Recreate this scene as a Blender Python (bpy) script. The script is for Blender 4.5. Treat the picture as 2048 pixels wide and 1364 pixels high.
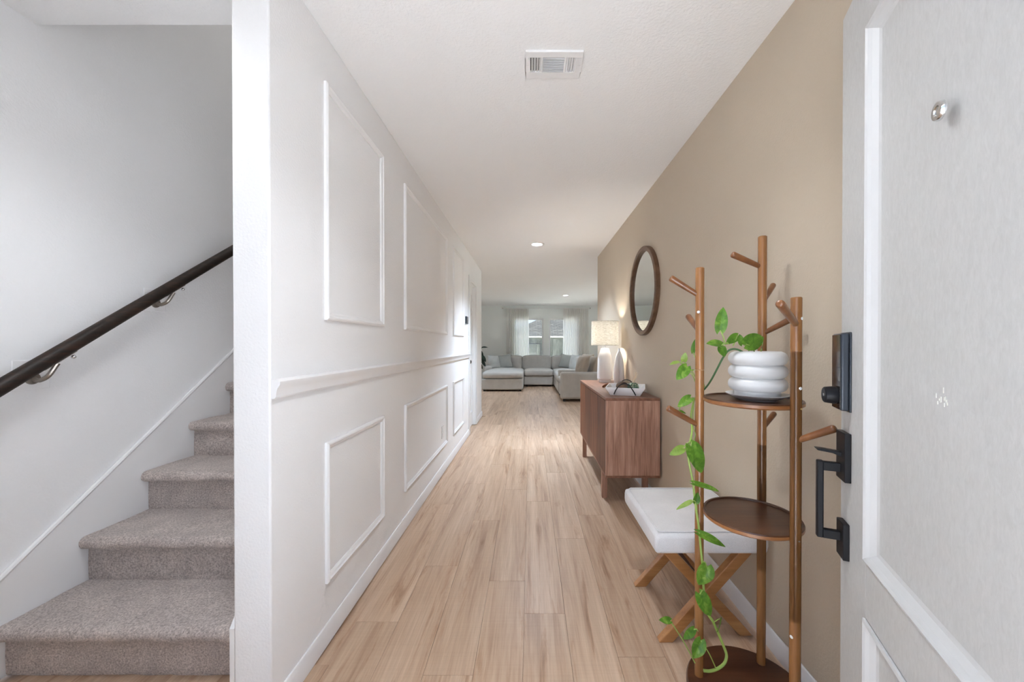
import bpy, bmesh, math, random
from mathutils import Vector, Matrix, Euler, noise

for o in list(bpy.data.objects):
    bpy.data.objects.remove(o, do_unlink=True)
SC = bpy.context.scene
COL = SC.collection
random.seed(7)
PI = math.pi

# ------------------------------------------------------------------ camera, world, sun, exposure
FPX, PX0, PY0, PITCH = 745.0, 1060.0, 694.0, math.radians(0.31)
CAM = Vector((0.0, 0.0, 1.22))
cd = bpy.data.cameras.new('camera')
cam = bpy.data.objects.new('camera', cd)
COL.objects.link(cam)
cam.location = CAM
cam.rotation_euler = (PI / 2 - PITCH, 0, 0)
cd.sensor_width = 36.0
cd.lens = FPX / 2048.0 * 36.0
cd.shift_x = (1024 - PX0) / 2048.0
cd.shift_y = (PY0 - 682) / 2048.0
cd.clip_start = 0.02
cd.clip_end = 300
SC.camera = cam

SKY_STRENGTH = 1.3
SUN_STRENGTH = 23.5
LAMP = 1.0
w = bpy.data.worlds.new('sky')
SC.world = w
w.use_nodes = True
nt = w.node_tree
nt.nodes.clear()
n_out = nt.nodes.new('ShaderNodeOutputWorld')
n_bg = nt.nodes.new('ShaderNodeBackground')
n_tc = nt.nodes.new('ShaderNodeTexCoord')
n_sep = nt.nodes.new('ShaderNodeSeparateXYZ')
n_rmp = nt.nodes.new('ShaderNodeValToRGB')
n_rmp.color_ramp.elements[0].position = 0.0
n_rmp.color_ramp.elements[0].color = (0.62, 0.76, 0.97, 1)
n_rmp.color_ramp.elements[1].position = 0.6
n_rmp.color_ramp.elements[1].color = (0.42, 0.62, 0.96, 1)
nt.links.new(n_tc.outputs['Generated'], n_sep.inputs[0])
nt.links.new(n_sep.outputs['Z'], n_rmp.inputs[0])
nt.links.new(n_rmp.outputs[0], n_bg.inputs['Color'])
n_bg.inputs['Strength'].default_value = SKY_STRENGTH
nt.links.new(n_bg.outputs[0], n_out.inputs[0])

sd = bpy.data.lights.new('sun', 'SUN')
sd.energy = SUN_STRENGTH
sd.angle = math.radians(1.0)
sd.color = (0.94, 0.97, 1.03)
sun = bpy.data.objects.new('sun', sd)
COL.objects.link(sun)
sun.location = (0, -8, 12)
sun.rotation_euler = Euler((math.radians(22), 0, math.radians(15)))   # shines from behind the camera, high

SC.view_settings.view_transform = 'Standard'
SC.view_settings.look = 'None'
SC.view_settings.gamma = 1.0
SC.view_settings.use_curve_mapping = False
SC.view_settings.exposure = 0.54
SC.cycles.max_bounces = 9
SC.cycles.diffuse_bounces = 6
SC.cycles.glossy_bounces = 3
SC.cycles.transmission_bounces = 4
SC.cycles.transparent_max_bounces = 10
SC.cycles.use_adaptive_sampling = True
SC.cycles.adaptive_threshold = 0.3
SC.cycles.light_sampling_threshold = 0.03
SC.cycles.adaptive_min_samples = 20
SC.cycles.caustics_reflective = False
SC.cycles.caustics_refractive = False
SC.cycles.sample_clamp_indirect = 6.0
SC.cycles.use_denoising = True


def at(px, py, Y):
    """world point seen at pixel (px,py) of the 2048x1364 frame at depth Y"""
    cx = (px - PX0) / FPX
    cy = (PY0 - py) / FPX
    d = Vector((cx, math.cos(PITCH) + cy * math.sin(PITCH), -math.sin(PITCH) + cy * math.cos(PITCH)))
    return CAM + d * (Y / d.y)


# ------------------------------------------------------------------ materials
MATS = {}


def _base(name):
    m = bpy.data.materials.new(name)
    m.use_nodes = True
    b = m.node_tree.nodes['Principled BSDF']
    MATS[name] = m
    return m, m.node_tree, b


def _coords(nt, scale=(1, 1, 1), rnd=False, src='Object'):
    tc = nt.nodes.new('ShaderNodeTexCoord')
    mp = nt.nodes.new('ShaderNodeMapping')
    mp.inputs['Scale'].default_value = scale
    if rnd:
        oi = nt.nodes.new('ShaderNodeObjectInfo')
        mul = nt.nodes.new('ShaderNodeVectorMath')
        mul.operation = 'MULTIPLY_ADD'
        cmb = nt.nodes.new('ShaderNodeCombineXYZ')
        for i in range(3):
            nt.links.new(oi.outputs['Random'], cmb.inputs[i])
        mul.inputs[1].default_value = (37.0, 91.0, 53.0)
        nt.links.new(cmb.outputs[0], mul.inputs[0])
        nt.links.new(tc.outputs[src], mul.inputs[2])
        nt.links.new(mul.outputs[0], mp.inputs['Vector'])
    else:
        nt.links.new(tc.outputs[src], mp.inputs['Vector'])
    return mp.outputs[0]


def _noise(nt, vec, scale, detail=4, rough=0.55, dist=0.0):
    n = nt.nodes.new('ShaderNodeTexNoise')
    n.inputs['Scale'].default_value = scale
    n.inputs['Detail'].default_value = detail
    n.inputs['Roughness'].default_value = rough
    n.inputs['Distortion'].default_value = dist
    nt.links.new(vec, n.inputs['Vector'])
    return n.outputs['Fac']


def _ramp(nt, fac, stops):
    r = nt.nodes.new('ShaderNodeValToRGB')
    e = r.color_ramp.elements
    e[0].position, e[0].color = stops[0][0], (*stops[0][1], 1)
    e[1].position, e[1].color = stops[-1][0], (*stops[-1][1], 1)
    for p, c in stops[1:-1]:
        k = e.new(p)
        k.color = (*c, 1)
    nt.links.new(fac, r.inputs[0])
    return r.outputs[0]


def _mix(nt, fac, a, b, mode='MIX'):
    m = nt.nodes.new('ShaderNodeMix')
    m.data_type = 'RGBA'
    m.blend_type = mode
    for sock, v in ((m.inputs[0], fac), (m.inputs[6], a), (m.inputs[7], b)):
        if isinstance(v, (int, float)):
            sock.default_value = v
        elif isinstance(v, tuple):
            sock.default_value = (*v, 1)
        else:
            nt.links.new(v, sock)
    return m.outputs[2]


def _bump(nt, b, height, strength, dist):
    k = nt.nodes.new('ShaderNodeBump')
    k.inputs['Strength'].default_value = strength
    k.inputs['Distance'].default_value = dist
    nt.links.new(height, k.inputs['Height'])
    nt.links.new(k.outputs[0], b.inputs['Normal'])


def plain(name, col, rough=0.5, metal=0.0, spec=None, bump=None, coat=0.0):
    m, nt, b = _base(name)
    b.inputs['Base Color'].default_value = (*col, 1)
    b.inputs['Roughness'].default_value = rough
    b.inputs['Metallic'].default_value = metal
    if spec is not None:
        b.inputs['Specular IOR Level'].default_value = spec
    if coat:
        b.inputs['Coat Weight'].default_value = coat
        b.inputs['Coat Roughness'].default_value = 0.15
    v = _coords(nt)
    # faint uneven tone, so no surface is perfectly flat
    f = _noise(nt, v, 3.0, 3)
    nt.links.new(_ramp(nt, f, [(0.3, tuple(c * 0.965 for c in col)), (0.7, col)]), b.inputs['Base Color'])
    if bump:
        sc, st, di = bump
        _bump(nt, b, _noise(nt, v, sc, 3, 0.5), st, di)
    return m


def wood(name, dark, mid, light, axis='Z', rough=0.4, scale=1.0, stretch=14.0, coat=0.0, rnd=False, streak=0.5):
    m, nt, b = _base(name)
    s = [stretch * scale] * 3
    s['XYZ'.index(axis)] = scale
    v = _coords(nt, tuple(s), rnd)
    f1 = _noise(nt, v, 2.2, 6, 0.6, 0.35)
    c1 = _ramp(nt, f1, [(0.28, dark), (0.5, mid), (0.72, light)])
    s2 = [stretch * 5 * scale] * 3
    s2['XYZ'.index(axis)] = scale * 2
    f2 = _noise(nt, _coords(nt, tuple(s2), rnd), 3.0, 3)
    c2 = _mix(nt, streak, c1, _ramp(nt, f2, [(0.3, (0.55, 0.55, 0.55)), (0.65, (1, 1, 1))]), 'MULTIPLY')
    if rnd:
        oi = nt.nodes.new('ShaderNodeObjectInfo')
        c2 = _mix(nt, 1.0, c2, _ramp(nt, oi.outputs['Random'], [(0.0, (0.72, 0.72, 0.72)), (1.0, (1.15, 1.15, 1.15))]), 'MULTIPLY')
    nt.links.new(c2, b.inputs['Base Color'])
    b.inputs['Roughness'].default_value = rough
    b.inputs['Specular IOR Level'].default_value = 0.5 if coat else 0.28
    if coat:
        b.inputs['Coat Weight'].default_value = coat
        b.inputs['Coat Roughness'].default_value = 0.25
    _bump(nt, b, f2, 0.08, 0.002)
    return m


def fabric(name, col, weave=420.0, bump=0.35, var=0.9, dist=0.0012):
    m, nt, b = _base(name)
    v = _coords(nt)
    f = _noise(nt, v, weave, 2)
    g = _noise(nt, v, 5.0, 3)
    c = _ramp(nt, f, [(0.3, tuple(x * 0.82 for x in col)), (0.7, col)])
    c = _mix(nt, 1.0, c, _ramp(nt, g, [(0.35, (var, var, var)), (0.65, (1, 1, 1))]), 'MULTIPLY')
    nt.links.new(c, b.inputs['Base Color'])
    b.inputs['Roughness'].default_value = 0.92
    b.inputs['Specular IOR Level'].default_value = 0.15
    b.inputs['Sheen Weight'].default_value = 0.15
    _bump(nt, b, f, bump, dist)
    return m


def paint(name, col, peel=120.0, strength=0.6, dist=0.002, rough=0.75):
    m, nt, b = _base(name)
    v = _coords(nt)
    f = _noise(nt, v, peel, 2, 0.5)
    g = _noise(nt, v, 1.2, 2)
    c = _ramp(nt, g, [(0.3, tuple(x * 0.985 for x in col)), (0.7, col)])
    nt.links.new(c, b.inputs['Base Color'])
    b.inputs['Roughness'].default_value = rough
    b.inputs['Specular IOR Level'].default_value = 0.3
    _bump(nt, b, f, strength, dist)
    return m


def emit(name, col, strength):
    m = bpy.data.materials.new(name)
    m.use_nodes = True
    nt = m.node_tree
    nt.nodes.clear()
    o = nt.nodes.new('ShaderNodeOutputMaterial')
    e = nt.nodes.new('ShaderNodeEmission')
    e.inputs[0].default_value = (*col, 1)
    e.inputs[1].default_value = strength
    nt.links.new(e.outputs[0], o.inputs[0])
    MATS[name] = m
    return m


M_WALL = paint('white_wall_paint', (0.87, 0.87, 0.875))
M_CEIL = paint('white_ceiling_paint', (0.90, 0.90, 0.90), peel=100, strength=0.6, dist=0.0025)
M_TAN = paint('tan_wall_paint', (0.57, 0.485, 0.38), peel=120, strength=0.5, rough=0.6)
M_FAR = paint('grey_white_wall_paint', (0.80, 0.82, 0.80), peel=150, strength=0.15)
M_TRIM = plain('white_trim_gloss', (0.86, 0.86, 0.865), 0.35)
M_DOORMOULD = plain('door_moulding_paint', (0.60, 0.60, 0.60), 0.4)
M_WHITE = plain('white_enamel', (0.84, 0.84, 0.84), 0.3)
M_CERAMIC = plain('white_ceramic', (0.66, 0.66, 0.66), 0.42, bump=(60, 0.05, 0.001))
M_LAMPCER = plain('matte_white_ceramic', (0.91, 0.905, 0.90), 0.5)
M_VASE = plain('cool_white_ceramic', (0.92, 0.925, 0.94), 0.35)
M_BLACK = plain('black_metal', (0.010, 0.010, 0.012), 0.42, spec=0.25)
M_BLACKGLOSS = plain('black_gloss', (0.012, 0.012, 0.013), 0.08, coat=0.5)
M_SLATE = plain('slate_metal', (0.05, 0.06, 0.075), 0.32, metal=0.35)
M_CHROME = plain('chrome', (0.72, 0.72, 0.72), 0.12, metal=1.0)
M_NICKEL = plain('satin_nickel', (0.30, 0.27, 0.24), 0.3, metal=1.0)
M_KNOBDARK = plain('dark_bronze', (0.06, 0.05, 0.045), 0.25, metal=0.9)
M_DARK = plain('dark_void', (0.015, 0.015, 0.015), 0.8)
M_TRAY = plain('white_lacquer', (0.93, 0.93, 0.94), 0.35)
M_LEATHER = plain('black_leather', (0.02, 0.02, 0.022), 0.45)
M_SOIL = plain('soil', (0.03, 0.022, 0.015), 0.95, bump=(120, 0.8, 0.01))
M_STEM = plain('vine_green', (0.30, 0.42, 0.09), 0.45)
M_STEMDK = plain('vine_dark_green', (0.06, 0.14, 0.05), 0.5)
M_RACK = wood('rack_wood', (0.22, 0.088, 0.027), (0.325, 0.140, 0.045), (0.43, 0.205, 0.072), 'Z', 0.27, 1.0, 12, coat=0.5, streak=0.25)
M_RACKDK = wood('rack_dark_wood', (0.055, 0.019, 0.009), (0.082, 0.030, 0.013), (0.12, 0.046, 0.020), 'X', 0.35, 1.2, 9, coat=0.2, streak=0.25)
M_RACKRIM = wood('rack_rim_wood', (0.22, 0.085, 0.028), (0.31, 0.125, 0.042), (0.38, 0.17, 0.06), 'X', 0.33, 1.2, 9, coat=0.2, streak=0.25)
M_PEG = wood('peg_wood', (0.14, 0.050, 0.018), (0.21, 0.080, 0.028), (0.30, 0.125, 0.045), 'Z', 0.28, 1.0, 6, coat=0.4, streak=0.2)
M_BENCHWOOD = wood('bench_wood', (0.34, 0.145, 0.048), (0.46, 0.21, 0.075), (0.56, 0.29, 0.11), 'X', 0.33, 1.0, 10, coat=0.25, streak=0.25)
M_WALNUT = wood('walnut_vertical', (0.28, 0.135, 0.090), (0.50, 0.285, 0.205), (0.68, 0.43, 0.32), 'Z', 0.45, 1.0, 15, streak=0.7)
M_WALNUTF = wood('walnut_door', (0.095, 0.028, 0.010), (0.19, 0.064, 0.024), (0.30, 0.118, 0.050), 'Z', 0.5, 1.0, 14, rnd=True, streak=0.7)
M_WALNUTT = wood('walnut_top', (0.17, 0.078, 0.048), (0.255, 0.122, 0.078), (0.33, 0.17, 0.112), 'Y', 0.42, 1.0, 16, streak=0.4)
M_MIRRORW = wood('mirror_frame_wood', (0.10, 0.052, 0.030), (0.16, 0.088, 0.052), (0.22, 0.125, 0.075), 'Y', 0.4, 1.5, 5, streak=0.3)
M_RAIL = wood('dark_handrail_wood', (0.010, 0.007, 0.005), (0.020, 0.012, 0.008), (0.050, 0.024, 0.014), 'Y', 0.5, 1.5, 20, streak=0.3)
M_RACKSEAM = plain('pale_wood_seam', (0.62, 0.40, 0.20), 0.5)
M_BRASS = plain('brass', (0.75, 0.52, 0.22), 0.25, metal=1.0)
M_CHIP = plain('pale_chip', (0.70, 0.70, 0.65), 0.5)
M_SHELL = plain('white_plastic', (0.80, 0.80, 0.80), 0.35)
M_BENCHFAB = fabric('bench_linen', (0.86, 0.85, 0.86), 520, 0.35)
M_SOFA = fabric('sofa_fabric', (0.60, 0.575, 0.54), 260, 0.25, dist=0.002)
M_SOFATAN = fabric('sofa_tan_fabric', (0.50, 0.43, 0.355), 260, 0.25, dist=0.002)
M_PILLOW = fabric('pillow_fabric', (0.66, 0.67, 0.645), 260, 0.25, dist=0.002)
M_PILLOWDK = fabric('pillow_grey_fabric', (0.47, 0.48, 0.455), 260, 0.25, dist=0.002)
M_FEET = plain('sofa_feet', (0.02, 0.018, 0.016), 0.5)
M_STICK = plain('reed_stick', (0.85, 0.68, 0.48), 0.7)
M_BROWNBALL = wood('striped_brown_wood', (0.10, 0.06, 0.04), (0.20, 0.125, 0.085), (0.33, 0.23, 0.16), 'X', 0.5, 3, 5, streak=0.4)
M_TWIG = wood('rust_wood', (0.16, 0.06, 0.03), (0.26, 0.11, 0.055), (0.36, 0.17, 0.09), 'X', 0.5, 3, 5)
M_FENCE = wood('weathered_fence', (0.034, 0.037, 0.031), (0.062, 0.066, 0.056), (0.10, 0.102, 0.088), 'Z', 0.9, 1.0, 6, rnd=True)
M_FASCIA = plain('white_fascia', (0.42, 0.41, 0.37), 0.6)
M_SIDING = plain('siding', (0.16, 0.17, 0.15), 0.8)
M_GRASS = plain('dry_yard_grass', (0.58, 0.57, 0.50), 0.95, bump=(40, 0.6, 0.03))
M_CONCRETE = plain('concrete', (0.60, 0.595, 0.58), 0.9, bump=(60, 0.3, 0.003))
M_SILVER = plain('silver_trim', (0.82, 0.82, 0.81), 0.4)


def mat_carpet():
    m, nt, b = _base('carpet')
    v = _coords(nt)
    f = _noise(nt, v, 150.0, 5, 0.8)
    g = _noise(nt, v, 9.0, 4, 0.6, 0.4)
    c = _ramp(nt, f, [(0.34, (0.25, 0.205, 0.185)), (0.50, (0.58, 0.50, 0.46)), (0.66, (0.86, 0.77, 0.72))])
    c = _mix(nt, 1.0, c, _ramp(nt, g, [(0.36, (0.82, 0.82, 0.83)), (0.62, (1, 1, 1))]), 'MULTIPLY')
    nt.links.new(c, b.inputs['Base Color'])
    b.inputs['Roughness'].default_value = 0.97
    b.inputs['Specular IOR Level'].default_value = 0.05
    b.inputs['Sheen Weight'].default_value = 0.3
    _bump(nt, b, f, 0.8, 0.006)
    return m


M_CARPET = mat_carpet()


def mat_plank():
    m, nt, b = _base('oak_plank')
    vr = _coords(nt, (11, 0.6, 1), True)
    f1 = _noise(nt, vr, 1.6, 7, 0.62, 0.3)
    c1 = _ramp(nt, f1, [(0.25, (0.375, 0.238, 0.155)), (0.45, (0.555, 0.390, 0.268)), (0.62, (0.64, 0.475, 0.342)), (0.8, (0.71, 0.55, 0.41))])
    v2 = _coords(nt, (70, 2.0, 1), True)
    f2 = _noise(nt, v2, 2.0, 4, 0.6)
    c2 = _mix(nt, 0.55, c1, _ramp(nt, f2, [(0.33, (0.76, 0.73, 0.71)), (0.6, (1, 1, 1))]), 'MULTIPLY')
    # dark heart streaks and knots
    v3 = _coords(nt, (9.0, 0.85, 1), True)
    f3 = _noise(nt, v3, 1.7, 6, 0.65, 0.7)
    k = _ramp(nt, f3, [(0.56, (1, 1, 1)), (0.62, (0.85, 0.78, 0.72)), (0.73, (0.48, 0.38, 0.31))])
    c3 = _mix(nt, 0.85, c2, k, 'MULTIPLY')
    # saw marks across the grain
    v4 = _coords(nt, (1.5, 160, 1), True)
    f4 = _noise(nt, v4, 1.2, 2)
    c4 = _mix(nt, 0.5, c3, _ramp(nt, f4, [(0.35, (0.93, 0.925, 0.92)), (0.6, (1, 1, 1))]), 'MULTIPLY')
    oi = nt.nodes.new('ShaderNodeObjectInfo')
    c5 = _mix(nt, 1.0, c4, _ramp(nt, oi.outputs['Random'], [(0.0, (0.91, 0.89, 0.875)), (1.0, (1.04, 1.04, 1.05))]), 'MULTIPLY')
    nt.links.new(c5, b.inputs['Base Color'])
    b.inputs['Roughness'].default_value = 0.36
    b.inputs['Specular IOR Level'].default_value = 0.42
    _bump(nt, b, f2, 0.06, 0.002)
    return m


M_PLANK = mat_plank()


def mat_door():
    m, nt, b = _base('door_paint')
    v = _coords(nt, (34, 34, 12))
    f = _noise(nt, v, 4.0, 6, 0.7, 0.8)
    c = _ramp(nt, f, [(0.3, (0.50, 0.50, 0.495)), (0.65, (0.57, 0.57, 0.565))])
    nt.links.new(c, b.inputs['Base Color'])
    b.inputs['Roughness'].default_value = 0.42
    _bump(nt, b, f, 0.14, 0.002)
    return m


M_DOOR = mat_door()


def mat_leaf(name, a, bb, c):
    m, nt, b = _base(name)
    v = _coords(nt, (1, 1, 1), True)
    f = _noise(nt, v, 38, 4, 0.6, 0.8)
    col = _ramp(nt, f, [(0.35, a), (0.55, bb), (0.74, c)])
    nt.links.new(col, b.inputs['Base Color'])
    b.inputs['Roughness'].default_value = 0.32
    b.inputs['Subsurface Weight'].default_value = 0.0
    tr = nt.nodes.new('ShaderNodeBsdfTranslucent')
    nt.links.new(col, tr.inputs[0])
    mx = nt.nodes.new('ShaderNodeMixShader')
    mx.inputs[0].default_value = 0.3
    nt.links.new(b.outputs[0], mx.inputs[1])
    nt.links.new(tr.outputs[0], mx.inputs[2])
    nt.links.new(mx.outputs[0], nt.nodes['Material Output'].inputs[0])
    return m


M_LEAF = mat_leaf('pothos_leaf', (0.075, 0.20, 0.022), (0.145, 0.32, 0.034), (0.32, 0.47, 0.09))
M_LEAFY = mat_leaf('pothos_leaf_pale', (0.22, 0.36, 0.06), (0.30, 0.44, 0.09), (0.42, 0.54, 0.15))
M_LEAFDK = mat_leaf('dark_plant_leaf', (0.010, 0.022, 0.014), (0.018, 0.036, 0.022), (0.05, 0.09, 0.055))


def mat_sheer():
    m = bpy.data.materials.new('sheer_curtain')
    m.use_nodes = True
    nt = m.node_tree
    nt.nodes.clear()
    o = nt.nodes.new('ShaderNodeOutputMaterial')
    d = nt.nodes.new('ShaderNodeBsdfDiffuse')
    d.inputs[0].default_value = (0.82, 0.82, 0.79, 1)
    t = nt.nodes.new('ShaderNodeBsdfTranslucent')
    t.inputs[0].default_value = (0.98, 0.955, 0.93, 1)
    p = nt.nodes.new('ShaderNodeBsdfTransparent')
    a = nt.nodes.new('ShaderNodeMixShader')
    a.inputs[0].default_value = 0.84
    c = nt.nodes.new('ShaderNodeMixShader')
    v = _coords(nt, (1, 1, 1))
    f = _noise(nt, v, 900, 1)
    r = _ramp(nt, f, [(0.3, (0.10, 0.10, 0.10)), (0.7, (0.24, 0.24, 0.24))])
    nt.links.new(r, c.inputs[0])
    nt.links.new(d.outputs[0], a.inputs[1])
    nt.links.new(t.outputs[0], a.inputs[2])
    nt.links.new(a.outputs[0], c.inputs[1])
    nt.links.new(p.outputs[0], c.inputs[2])
    nt.links.new(c.outputs[0], o.inputs[0])
    return m


M_SHEER = mat_sheer()


def mat_shade():
    m = bpy.data.materials.new('linen_lampshade')
    m.use_nodes = True
    nt = m.node_tree
    nt.nodes.clear()
    o = nt.nodes.new('ShaderNodeOutputMaterial')
    d = nt.nodes.new('ShaderNodeBsdfDiffuse')
    t = nt.nodes.new('ShaderNodeBsdfTranslucent')
    a = nt.nodes.new('ShaderNodeMixShader')
    a.inputs[0].default_value = 0.5
    v = _coords(nt, (40, 40, 260))
    f = _noise(nt, v, 1.0, 4, 0.65)
    r = _ramp(nt, f, [(0.36, (0.56, 0.53, 0.47)), (0.52, (0.80, 0.78, 0.73)), (0.66, (0.92, 0.91, 0.87))])
    nt.links.new(r, d.inputs[0])
    nt.links.new(r, t.inputs[0])
    nt.links.new(d.outputs[0], a.inputs[1])
    nt.links.new(t.outputs[0], a.inputs[2])
    nt.links.new(a.outputs[0], o.inputs[0])
    return m


M_SHADE = mat_shade()


def mat_glass():
    m = bpy.data.materials.new('window_glass')
    m.use_nodes = True
    nt = m.node_tree
    nt.nodes.clear()
    o = nt.nodes.new('ShaderNodeOutputMaterial')
    g = nt.nodes.new('ShaderNodeBsdfGlossy')
    g.inputs['Roughness'].default_value = 0.02
    t = nt.nodes.new('ShaderNodeBsdfTransparent')
    t.inputs[0].default_value = (0.90, 0.91, 0.90, 1)
    f = nt.nodes.new('ShaderNodeFresnel')
    f.inputs[0].default_value = 1.3
    x = nt.nodes.new('ShaderNodeMixShader')
    nt.links.new(f.outputs[0], x.inputs[0])
    nt.links.new(t.outputs[0], x.inputs[1])
    nt.links.new(g.outputs[0], x.inputs[2])
    nt.links.new(x.outputs[0], o.inputs[0])
    return m


M_GLASS = mat_glass()
M_MIRROR = plain('mirror_glass', (0.80, 0.84, 0.82), 0.015, metal=1.0)


def mat_roof():
    m, nt, b = _base('asphalt_shingles')
    v = _coords(nt, (1, 1, 1))
    br = nt.nodes.new('ShaderNodeTexBrick')
    br.inputs['Scale'].default_value = 1.5
    br.inputs['Color1'].default_value = (0.022, 0.021, 0.018, 1)
    br.inputs['Color2'].default_value = (0.044, 0.042, 0.036, 1)
    br.inputs['Mortar'].default_value = (0.007, 0.007, 0.006, 1)
    br.inputs['Mortar Size'].default_value = 0.03
    nt.links.new(v, br.inputs['Vector'])
    nt.links.new(br.outputs['Color'], b.inputs['Base Color'])
    b.inputs['Roughness'].default_value = 0.95
    return m


M_ROOF = mat_roof()


def mat_green():
    m, nt, b = _base('green_speckled_ceramic')
    v = _coords(nt, (1, 1, 1))
    f = _noise(nt, v, 160, 3)
    c = _ramp(nt, f, [(0.4, (0.035, 0.11, 0.065)), (0.6, (0.06, 0.17, 0.105))])
    nt.links.new(c, b.inputs['Base Color'])
    b.inputs['Roughness'].default_value = 0.35
    return m


M_GREEN = mat_green()


def mat_speckle():
    m, nt, b = _base('green_white_dots')
    v = _coords(nt, (1, 1, 1))
    vo = nt.nodes.new('ShaderNodeTexVoronoi')
    vo.inputs['Scale'].default_value = 130
    nt.links.new(v, vo.inputs['Vector'])
    c = _ramp(nt, vo.outputs['Distance'], [(0.30, (0.72, 0.72, 0.55)), (0.42, (0.05, 0.14, 0.085))])
    nt.links.new(c, b.inputs['Base Color'])
    b.inputs['Roughness'].default_value = 0.4
    return m


M_SPECK = mat_speckle()


# ------------------------------------------------------------------ mesh helpers
def tag(o, label=None, cat=None, group=None, kind=None):
    if label: o['label'] = label
    if cat: o['category'] = cat
    if group: o['group'] = group
    if kind: o['kind'] = kind
    return o


def thing(name, loc, label=None, cat=None, group=None, kind=None, rz=0.0):
    o = bpy.data.objects.new(name, None)
    o.empty_display_size = 0.1
    COL.objects.link(o)
    o.location = loc
    o.rotation_euler = (0, 0, rz)
    return tag(o, label, cat, group, kind)


class MB:
    """collects geometry in world (or a thing's local) coordinates and links it as one mesh"""

    def __init__(s):
        s.v, s.f = [], []

    def add(s, vs, fs, M=None):
        k = len(s.v)
        for p in vs:
            p = Vector(p)
            s.v.append(M @ p if M is not None else p)
        for f in fs:
            s.f.append(tuple(i + k for i in f))
        return s

    def box(s, x0, x1, y0, y1, z0, z1, M=None):
        vs = [(x0, y0, z0), (x1, y0, z0), (x1, y1, z0), (x0, y1, z0), (x0, y0, z1), (x1, y0, z1), (x1, y1, z1), (x0, y1, z1)]
        fs = [(0, 3, 2, 1), (4, 5, 6, 7), (0, 1, 5, 4), (1, 2, 6, 5), (2, 3, 7, 6), (3, 0, 4, 7)]
        return s.add(vs, fs, M)

    def lathe(s, prof, seg=32, c=(0, 0, 0), M=None, closed=False):
        """prof: list of (r,z) bottom to top; revolved about z through c"""
        vs, fs, n = [], [], len(prof)
        for i in range(seg):
            a = 2 * PI * i / seg
            for r, z in prof:
                vs.append((c[0] + r * math.cos(a), c[1] + r * math.sin(a), c[2] + z))
        for i in range(seg):
            j = (i + 1) % seg
            for k in range(n - 1 if not closed else n):
                l = (k + 1) % n
                fs.append((i * n + k, j * n + k, j * n + l, i * n + l))
        return s.add(vs, fs, M)

    def tube(s, pts, rad, seg=10, caps=True, M=None, flat=1.0):
        pts = [Vector(p) for p in pts]
        n = len(pts)
        if not isinstance(rad, (list, tuple)):
            rad = [rad] * n
        vs, fs = [], []
        t0 = (pts[1] - pts[0]).normalized()
        up = Vector((0, 0, 1)) if abs(t0.z) < 0.9 else Vector((0, 1, 0))
        nrm = (up - t0 * up.dot(t0)).normalized()
        for i in range(n):
            if i == 0: t = pts[1] - pts[0]
            elif i == n - 1: t = pts[-1] - pts[-2]
            else: t = pts[i + 1] - pts[i - 1]
            t.normalize()
            nrm = (nrm - t * nrm.dot(t)).normalized()
            bn = t.cross(nrm)
            for k in range(seg):
                a = 2 * PI * k / seg
                vs.append(pts[i] + (nrm * math.cos(a) + bn * math.sin(a) * flat) * rad[i])
        for i in range(n - 1):
            for k in range(seg):
                l = (k + 1) % seg
                fs.append((i * seg + k, i * seg + l, (i + 1) * seg + l, (i + 1) * seg + k))
        if caps:
            fs.append(tuple(reversed(range(seg))))
            fs.append(tuple((n - 1) * seg + k for k in range(seg)))
        return s.add(vs, fs, M)

    def prism(s, poly, a0, a1, axis='X', M=None):
        """poly: 2-D outline in the two other axes (in xyz order), extruded a0..a1 along axis"""
        n = len(poly)
        def P(a, u, v):
            return {'X': (a, u, v), 'Y': (u, a, v), 'Z': (u, v, a)}[axis]
        vs = [P(a0, *p) for p in poly] + [P(a1, *p) for p in poly]
        fs = [tuple(range(n)), tuple(reversed(range(n, 2 * n)))]
        for i in range(n):
            j = (i + 1) % n
            fs.append((i, i + n, j + n, j))
        return s.add(vs, fs, M)

    def build(s, name, mat, parent=None, bevel=0.0, seg=2, smooth=False, local=False, world=True, angle=35):
        """world=True: coordinates are world, moved into the parent's frame"""
        me = bpy.data.meshes.new(name)
        off = Vector((0, 0, 0))
        if parent is not None and world and not local:
            p = parent
            while p is not None:
                off += p.location
                p = p.parent
        me.from_pydata([tuple(v - off) for v in s.v], [], s.f)
        bm = bmesh.new()
        bm.from_mesh(me)
        bmesh.ops.remove_doubles(bm, verts=bm.verts, dist=1e-6)
        bmesh.ops.recalc_face_normals(bm, faces=bm.faces)
        bm.to_mesh(me)
        bm.free()
        o = bpy.data.objects.new(name, me)
        COL.objects.link(o)
        me.materials.append(mat)
        if parent is not None:
            o.parent = parent
        if bevel:
            b = o.modifiers.new('bevel', 'BEVEL')
            b.width = bevel
            b.segments = seg
            b.limit_method = 'ANGLE'
            b.angle_limit = math.radians(30)
        if smooth or bevel:
            for p in me.polygons:
                p.use_smooth = True
            try:
                me.set_sharp_from_angle(angle=math.radians(angle))
            except Exception:
                pass
        return o


def struct(name, mb, mat, parent=None, label=None, **kw):
    o = mb.build(name, mat, parent, **kw)
    if parent is None:
        o['kind'] = 'structure'
    if label: o['label'] = label
    return o


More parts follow.
